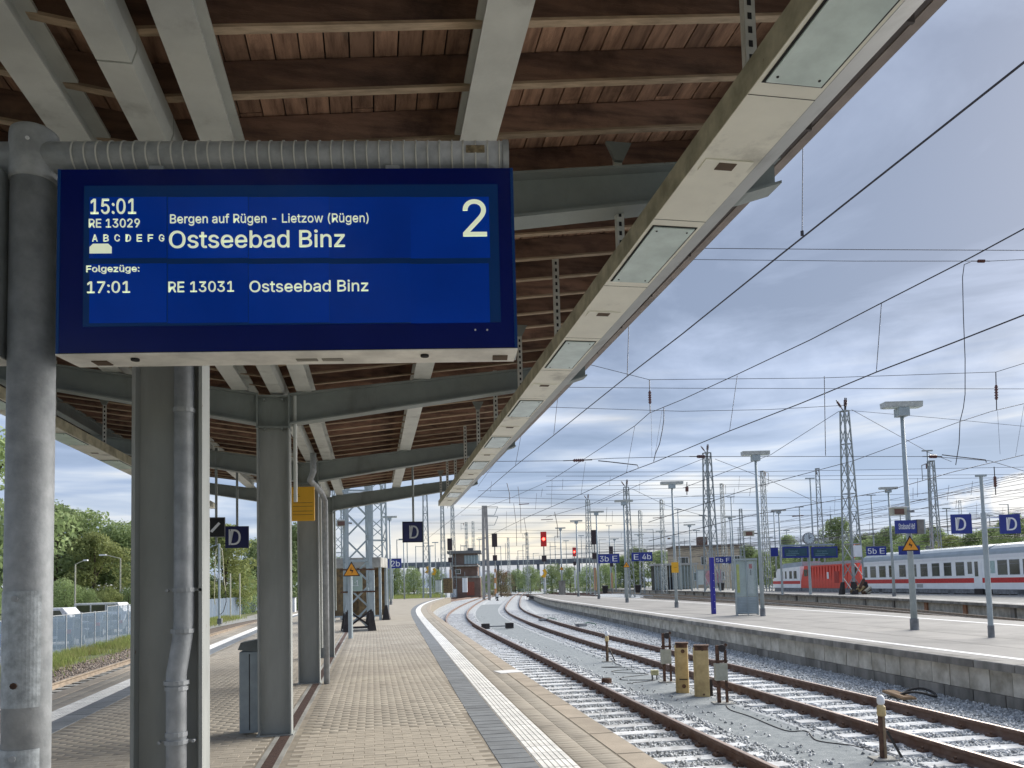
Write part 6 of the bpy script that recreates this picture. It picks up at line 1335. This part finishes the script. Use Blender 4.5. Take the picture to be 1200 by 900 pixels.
# ================================================================== LEFT SIDE
fe = thing('panel_fence', 'long blue-grey sheet fence on posts along the car park, see-through at its near end', 'fence', (flf(10), 10, -.82))
y = 10
pm1 = None
while y < 104:
    a, b_ = Vector((flf(y), y, 0)), Vector((flf(y+2), y+2, 0)); d = math.atan2(b_.y-a.y, b_.x-a.x); L = (b_-a).length; hh = 1.68 if y < 40 else 1.9
    MB().box(.03, -.01, .06, L-.03, .01, hh).build('fence_panel', FENCEG if y < 56 else FENCEO, fe, (a.x-fe.location.x, a.y-fe.location.y, 0), d)
    MB().box(-.03, -.03, 0, .03, .03, hh+.06).build('fence_post', GALV, fe, (a.x-fe.location.x, a.y-fe.location.y, 0), d)
    if y < 60: MB().box(L/2-.02, .012, .0, L/2+.02, .03, hh).build('fence_batten', GALV, fe, (a.x-fe.location.x, a.y-fe.location.y, 0), d); MB().box(.03, -.02, hh, L-.03, .02, hh+.025).build('fence_rail', GALV, fe, (a.x-fe.location.x, a.y-fe.location.y, 0), d)
    y += 2
def car(label, px, Z, rz, m, L=4.3, H=1.45, van=False, name='parked_car', cat='car'):
    p = pz(px, hz_(px), Z); t = thing(name, label, cat, (p.x, p.y, -.9), rz, 'vehicles parked behind the fence'); W = 1.75
    if van: pr = [(0, .35), (0, 1.0), (.9, 1.15), (1.5, H), (L-.1, H), (L, .9), (L, .35)]; wz0, wz1 = 1.05, H-.16; gw = (1.25, L-.25)
    else: pr = [(0, .35), (.02, .75), (1.1, .92), (1.75, H), (L-1.1, H), (L-.35, .98), (L, .9), (L, .35)]; wz0, wz1 = .95, H-.1; gw = (1.5, L-.6)
    MB().prism(pr, -W/2, W/2).build('body', m, t, bevel=.06)
    k = 3 if van else 2; q = (gw[1]-gw[0])/k
    for s in (-1, 1):
        for i in range(k):
            x0 = gw[0]+i*q+.06; x1 = gw[0]+(i+1)*q-.06; sh = .35 if (i == 0) else 0; sr = .3 if (i == k-1 and not van) else 0
            y_ = s*(W/2+.012); MB().add([(x0, y_, wz0), (x1, y_, wz0), (x1-sr, y_, wz1), (x0+sh, y_, wz1), (x0, y_-s*.03, wz0), (x1, y_-s*.03, wz0), (x1-sr, y_-s*.03, wz1), (x0+sh, y_-s*.03, wz1)], [(0, 1, 2, 3), (7, 6, 5, 4), (0, 4, 5, 1), (1, 5, 6, 2), (2, 6, 7, 3), (3, 7, 4, 0)]).build('window', TINT, t)
        for x in (.8, L-.85): w_ = MB().tube((x, s*(W/2-.18), .31), (x, s*(W/2+.02), .31), .31, n=16).build('wheel', BOGIE, t); MB().tube((x, s*(W/2+.02), .31), (x, s*(W/2+.03), .31), .17, n=10).build('rim', GALV, w_)
        MB().box(L-.02, s*(W/2-.12)-.1, .72, L+.03, s*(W/2-.12)+.1, .92).build('tail_light', CARR, t); MB().box(-.03, s*(W/2-.2)-.12, .6, .03, s*(W/2-.2)+.12, .74).build('headlight', WHITE, t)
    MB().box(L-.30 if not van else L-.06, -W/2+.2, wz0, L-.26 if not van else L+.01, W/2-.2, wz1-.05).build('rear_window', TINT, t); MB().box(L, -.3, .5, L+.02, .3, .62).build('number_plate', WHITE, t)
    return t
car('white minibus with dark windows parked behind the fence right of the pole', 112, 47, R(176), CARW, 4.9, 1.85, True, 'parked_van', 'van')
car('white van roof showing over the fence left of the big column', 166, 62, R(172), CARW, 5.0, 1.95, True, 'parked_van', 'van')
car('dark car seen from behind through the fence, right of the round pole', 80, 41, R(-80), CARG); car('second dark car behind the fence, nearer the big column', 118, 50, R(-84), mat('car_slate', (.10, .13, .16), .3, .3)); car('silver car behind the fence beside the big column', 146, 53, R(-86), mat('car_silver', (.4, .43, .46), .3, .5)); car('dark blue car behind the fence hidden mostly by the round pole', 40, 38, R(-80), mat('car_blue', (.03, .06, .16), .3, .2))
for px, top, arm_, w_ in ((88, 661, 10, 'left'), (141, 654, -17, 'right')):
    Z = 74; p = pz(px, hz_(px), Z); t = thing('street_lamp', '%s of the two street lamps in front of the trees' % w_, 'street lamp', (p.x, p.y, -.9), FACE, 'street lamps in the car park'); h = hgt(px, top, Z)+.9; L = arm_*Z/F
    MB().tube((0, 0, 0), (0, 0, h), .09, .06, 8).build('post', mat('lamp_post_cream', (.50, .49, .40), .6), t); MB().bar((0, 0, h-.03), (L, 0, h+.35), .07).build('arm', MATS['lamp_post_cream'], t); MB().box(min(L, L*1.45), -.12, h+.28, max(L, L*1.45), .12, h+.42).build('lamp_head', WHITE, t)
# tension post with hanging cables
p = gp(257, 733, -.75); Z = depth(p); t = thing('tensioning_post', 'slim post with pale looping cables beside the left track under the signs', 'post', p, FACE); h = hgt(257, 637, Z)+.75
MB().tube((0, 0, 0), (0, 0, h), .085, n=8).build('post', LAMPG, t); MB().bar((-.75, 0, h-.25), (0, 0, h), .06).build('bracket_arm', LAMPG, t); MB().box(-.12, -.1, .1, .2, .1, .5).build('base_box', UNDER, t); MB().box(-.09, -.12, 3.4, .12, -.05, 3.75).build('white_tag', WHITE, t)
pale = mat('pale_yellow_cable', (.55, .53, .35), .6)
MB().path([(0, 0, h-.15), (-.22, 0, h-.4), (-.30, 0, h-1.2), (-.36, 0, 1.9), (-.30, 0, 1.5)], .035).build('hanging_cable', pale, t); MB().path([(0, 0, h-.15), (.2, 0, h-.4), (.28, 0, h-1.2), (.35, 0, 3.2), (.45, 0, 2.5)], .035).build('hanging_cable', pale, t)
MB().path([(.45, 0, 2.5), (.5, 0, 1.7), (.3, 0, 1.0), (.1, 0, .8)], .025).build('hanging_cable', CABLE, t)
for px, w_ in ((270, 'left'), (281, 'right')): p = pz(px, hz_(px), 70); t = thing('marker_pole', '%s of the two thin pale poles behind the blue-grey fence' % w_, 'pole', (p.x, p.y, -.9), 0, 'thin poles behind the fence'); MB().tube((0, 0, 0), (0, 0, hgt(px, 672, 70)+.9), .06, n=6).build('pole', MATS['lamp_post_cream'], t)
p = pz(342, 694, 75); t = thing('white_cabinet', 'small white cabinet far down the left side between the canopy columns', 'cabinet', (p.x, p.y, -.8), FACE); MB().box(-.35, -.25, 0, .35, .25, 1.7).build('cabinet_body', WHITE, t); MB().box(-.4, -.3, 1.7, .4, .3, 1.78).build('lid', UNDER, t)
for px, py, Z, lb in ((279, 600, 45, 'left'), (246, 600, 45, 'right')): pass
# ================================================================== OVERHEAD WIRES
def wire(label, P_, r_, group=None, name='overhead_wire', m=None, cat='wire'):
    o = Vector(P_[0]); me = MB().path([Vector(p)-o for p in P_], r_, 5).build(name, m or WIRE, None, o); return tag(me, label, cat, group)
def zpl(pts, z): return [gp(x, y, z) for x, y in pts]
w1_ = [(1330, -35), (1200, 73), (1090, 160), (1000, 231), (913, 300), (800, 391), (735, 441), (649, 510), (600, 549), (543, 598), (500, 632)]
wire('thick contact wire falling from the upper right edge past the canopy', zpl(w1_, 4.95), .009)
w3_ = [(1320, 325), (1200, 369), (1116, 402), (1027, 436), (940, 472), (855, 505), (800, 528), (766, 542), (734, 554), (681, 579), (646, 594), (620, 605), (560, 634)]
P3_ = zpl(w3_, 4.95); wire('contact wire over the right track, running down leftwards below its carrier wire', P3_, .011)
def zat(px):                                        # depth of the right-hand contact wire at photo column px
    xs_ = [q[0] for q in w3_][::-1]; zs = [depth(q) for q in P3_][::-1]; return float(np.interp(px, xs_, zs))
w2_ = [(1320, 195), (1200, 268), (1139, 301), (1033, 355), (950, 398), (861, 440), (800, 468), (761, 484), (744, 499), (686, 537), (647, 562), (600, 583), (560, 598)]
wire('carrier wire above the right track contact wire', [pz(x, y, zat(x-6)) for x, y in w2_], .010)
wire('carrier wire above the thick contact wire, mostly hidden by the canopy', [pz(x, y, Z) for x, y, Z in ((1330, -260, 4.2), (1090, -30, 6), (941, 130, 8.2), (860, 190, 10), (760, 300, 14), (700, 380, 18), (610, 500, 28), (560, 570, 40))], .008)
def drop(i, a, b_, Z, r_=.006): wire(i, [pz(*a, Z), pz(*b_, Z)], r_, 'dropper wires', 'dropper_wire')
Zc = lambda px: depth(gp(px, float(np.interp(px, [q[0] for q in w1_][::-1], [q[1] for q in w1_][::-1])), 4.95))
drop('longest dropper, hanging onto the thick contact wire right of the canopy', (941, 150), (940, 274), Zc(940), .004); q = pz(940, 274, Zc(940)); o = MB().box(-.012, -.01, -.02, .012, .01, .03).build('wire_clamp', WIRE, None, q); tag(o, 'tiny clamp where the longest dropper meets the thick wire', 'clamp')
drop('dropper onto the thick wire left of the upper insulator', (737, 375), (735, 441), Zc(735)); drop('short dropper below the canopy edge', (654, 462), (649, 509), Zc(649)); drop('dropper nearest the end of the light channel', (611, 508), (604, 545), Zc(604))
for a, b_, l in (((1033, 355), (1027, 436), 'dropper under the carrier wire, right of the tallest mast'), ((864, 440), (855, 505), 'dropper between carrier and contact wire near the middle lamp'), ((744, 499), (734, 554), 'dropper right of the curved jumper cable'), ((686, 541), (681, 579), 'dropper left of the steady arm'), ((647, 563), (646, 594), 'dropper farthest left on the right track wires')): drop(l, a, b_, zat(b_[0]))
def insul(label, a, b_, Z, group='hanging insulators'):
    A, B_ = pz(*a, Z), pz(*b_, Z); t = thing('insulator', label, 'insulator', A, 0, group); d = B_-A; s = Z/F
    MB().path([(0, 0, 0), d], s*.55, 5).build('rod', WIRE, t); b = MB()
    for i in range(5): c_ = d*(.38+i*.07); e = d.normalized()*s*1.1; b.tube(c_, c_+e, s*2.0, n=8)
    setkind(b.build('insulator_discs', INSUL, t), 'stuff'); MB().tube(d*.34, d*.72, s*1.3, n=8).build('insulator_core', INSUL, t); return t
insul('vertical insulator left of centre, holding the carrier wire', (761, 445), (762, 484), 33); insul('vertical insulator near the right edge, holding the upper right wires', (1167, 436), (1168, 481), 33)
insul('red-brown level insulator left of the curved jumper', (660, 540), (694, 539), 60); insul('red-brown level insulator by the tall slim lamp at the right', (1081, 535), (1104, 535), 60); insul('small red insulator on the second span wire at the upper right', (1138, 306), (1160, 306), 45); insul('red insulator arm left of the second tallest mast', (808, 535), (833, 535), 100)
insul('small hanging insulator left of the second tallest mast', (805, 565), (805, 580), 90); insul('small hanging insulator beside the right D sign', (1165, 547), (1167, 580), 70)
drop('thin wire from the left insulator down to the contact wire', (763, 484), (764, 536), 33); drop('thin slanting wire beside the curved jumper', (776, 480), (767, 537), 33); drop('thin wire from the right insulator to the lower wires', (1169, 482), (1172, 532), 33); drop('slanting thin wire at the right edge', (1200, 475), (1190, 535), 33)
wire('curved jumper cable between carrier and contact wire', [pz(x, y, 33) for x, y in ((778, 477), (778, 492), (776, 505), (773, 520), (768, 532), (766, 541))], .018, name='jumper_cable')
wire('long jumper cable hanging down from the upper right span wires', [pz(x, y, 45) for x, y in ((1137, 307), (1130, 310), (1128, 325), (1129, 370), (1131, 420), (1131, 462), (1129, 478), (1125, 494), (1124, 520), (1120, 545))], .024, name='jumper_cable')
spans = [('uppermost level span wire at the upper right', [(820, 291), (1010, 292.5), (1330, 294)], 45, .020), ('level span wire just under the uppermost one', [(700, 303), (1000, 306), (1140, 306), (1160, 306), (1330, 298)], 45, .017),
    ('span wire kinked at the two vertical insulators', [(600, 405), (690, 427), (761, 445), (960, 443), (1167, 436), (1330, 385)], 60, .022), ('level span wire across the middle of the sky', [(560, 453), (800, 455), (1330, 456)], 60, .020),
    ('wire running left from the top of the tallest mast', [(560, 470), (640, 477), (800, 482), (900, 480), (990, 475)], 68, .022), ('wire running right from the top of the tallest mast', [(995, 481), (1100, 490), (1330, 512)], 68, .018),
    ('level span wire at the height of the red-brown insulators', [(540, 541), (660, 540), (720, 537), (806, 535), (1081, 535), (1104, 536), (1160, 540), (1200, 552)], 66, .024), ('guy wire falling left from the tallest mast', [(983, 482), (903, 533), (800, 572)], 68, .022), ('guy wire falling right from the tallest mast', [(998, 480), (1090, 531), (1115, 541)], 68, .022),
    ('wire over the farthest track, upper one at the right', [(1330, 440), (1200, 473), (1162, 482), (1125, 494), (1000, 540), (880, 572), (760, 612)], 40, .016), ('wire over the farthest track, lower one at the right', [(1330, 505), (1200, 533), (1117, 553), (1040, 575), (880, 604), (760, 634)], 42, .018), ('guy wire left of the second tallest mast', [(828, 536), (760, 563), (700, 590)], 100, .03), ('guy wire right of the second tallest mast', [(838, 538), (900, 562), (960, 590)], 100, .03), ('guy wire left of the mast between the 3b and 4b signs', [(733, 573), (690, 592), (640, 606)], 120, .03), ('guy wire right of the mast between the 3b and 4b signs', [(741, 573), (780, 592), (830, 606)], 120, .03)]
for l, pts, Z, r_ in spans: wire(l, [pz(x, y, Z) for x, y in pts], r_, 'span wires')
wire('steady arm with a hook left of the second tallest mast', [pz(x, y, 60) for x, y in ((701, 540), (712, 541), (747, 545), (748, 548))], .04, name='steady_arm', cat='arm'); wire('steady arm right of the tall slim lamp', [pz(x, y, 60) for x, y in ((1104, 533), (1120, 535), (1155, 539), (1156, 542))], .04, name='steady_arm', cat='arm')
wire('thin rod hanging between two span wires left of the tallest mast', [pz(966, 441, 63), pz(967.5, 534, 63)], .03, name='hanging_rod', cat='rod')
rr = random.Random(3)
for i in range(46):
    if i < 20: y = 552+i*5.2+rr.uniform(-2, 2); x0 = rr.choice([480, 540, 560, 640]); x1 = rr.choice([900, 1060, 1230, 1230]); Z = 95+i*4; pts = [(x0, y+rr.uniform(-3, 3)), ((x0+x1)/2, y+rr.uniform(-1, 5)), (x1, y+rr.uniform(-14, 3))]
    else: y = rr.uniform(545, 640); x1 = 1230; x0 = rr.uniform(600, 800); pts = [(x1, y), ((x0+x1)/2, y+(662-y)*.48), (x0, 664-rr.uniform(0, 25))]; Z = None
    P_ = [pz(a, b_, Z if Z else zz_) for (a, b_), zz_ in zip(pts, (70, 105, 190))]
    wire('one of the many thin wires low over the distant yard', P_, .025 if Z else .022, 'thin far wires over the yard')
for i in range(26):                                   # short far droppers
    x = rr.uniform(560, 1195); y = rr.uniform(556, 625); Z = rr.uniform(90, 150); wire('one of the short far droppers low over the yard', [pz(x, y, Z), pz(x-rr.uniform(0, 2), y+rr.uniform(8, 24), Z)], .022, 'short far droppers', 'dropper_wire')
for x, y0, y1, l in ((653, 600, 630, 'hanging bent steady wire left of the lit signal'), (597, 566, 590, 'dark bent rod in the sky left of the lit signal'), (605, 590, 640, 'long dropper chain over the middle tracks'), (610, 570, 625, 'second dropper chain over the middle tracks'), (617, 606, 643, 'third dropper chain over the middle tracks')):
    wire(l, [pz(x-3, y0, 110), pz(x, (y0+y1)/2, 110), pz(x+.5, y1, 110)], .05 if 'rod' in l or 'bent' in l else .035, 'hanging rods over the middle', 'hanging_rod', cat='rod')
for px, py, w_, Z, l in ((641, 609, 14, 125, 'dark flat pulley arm above the lit red signal'), (614, 591, 12, 110, 'grey slanting pulley arm left of the lit red signal'), (935, 605, 13, 85, 'dark arm beside the lamp left of the clock'), (770, 607, 10, 130, 'reddish arm left of the long-armed lamp')):
    p = pz(px, py, Z); o = MB().bar((-w_/2*Z/F, 0, 0), (w_/2*Z/F, 0, .05), .14, .10).build('line_insulator', INSUL, None, p, FACE); tag(o, l, 'insulator')
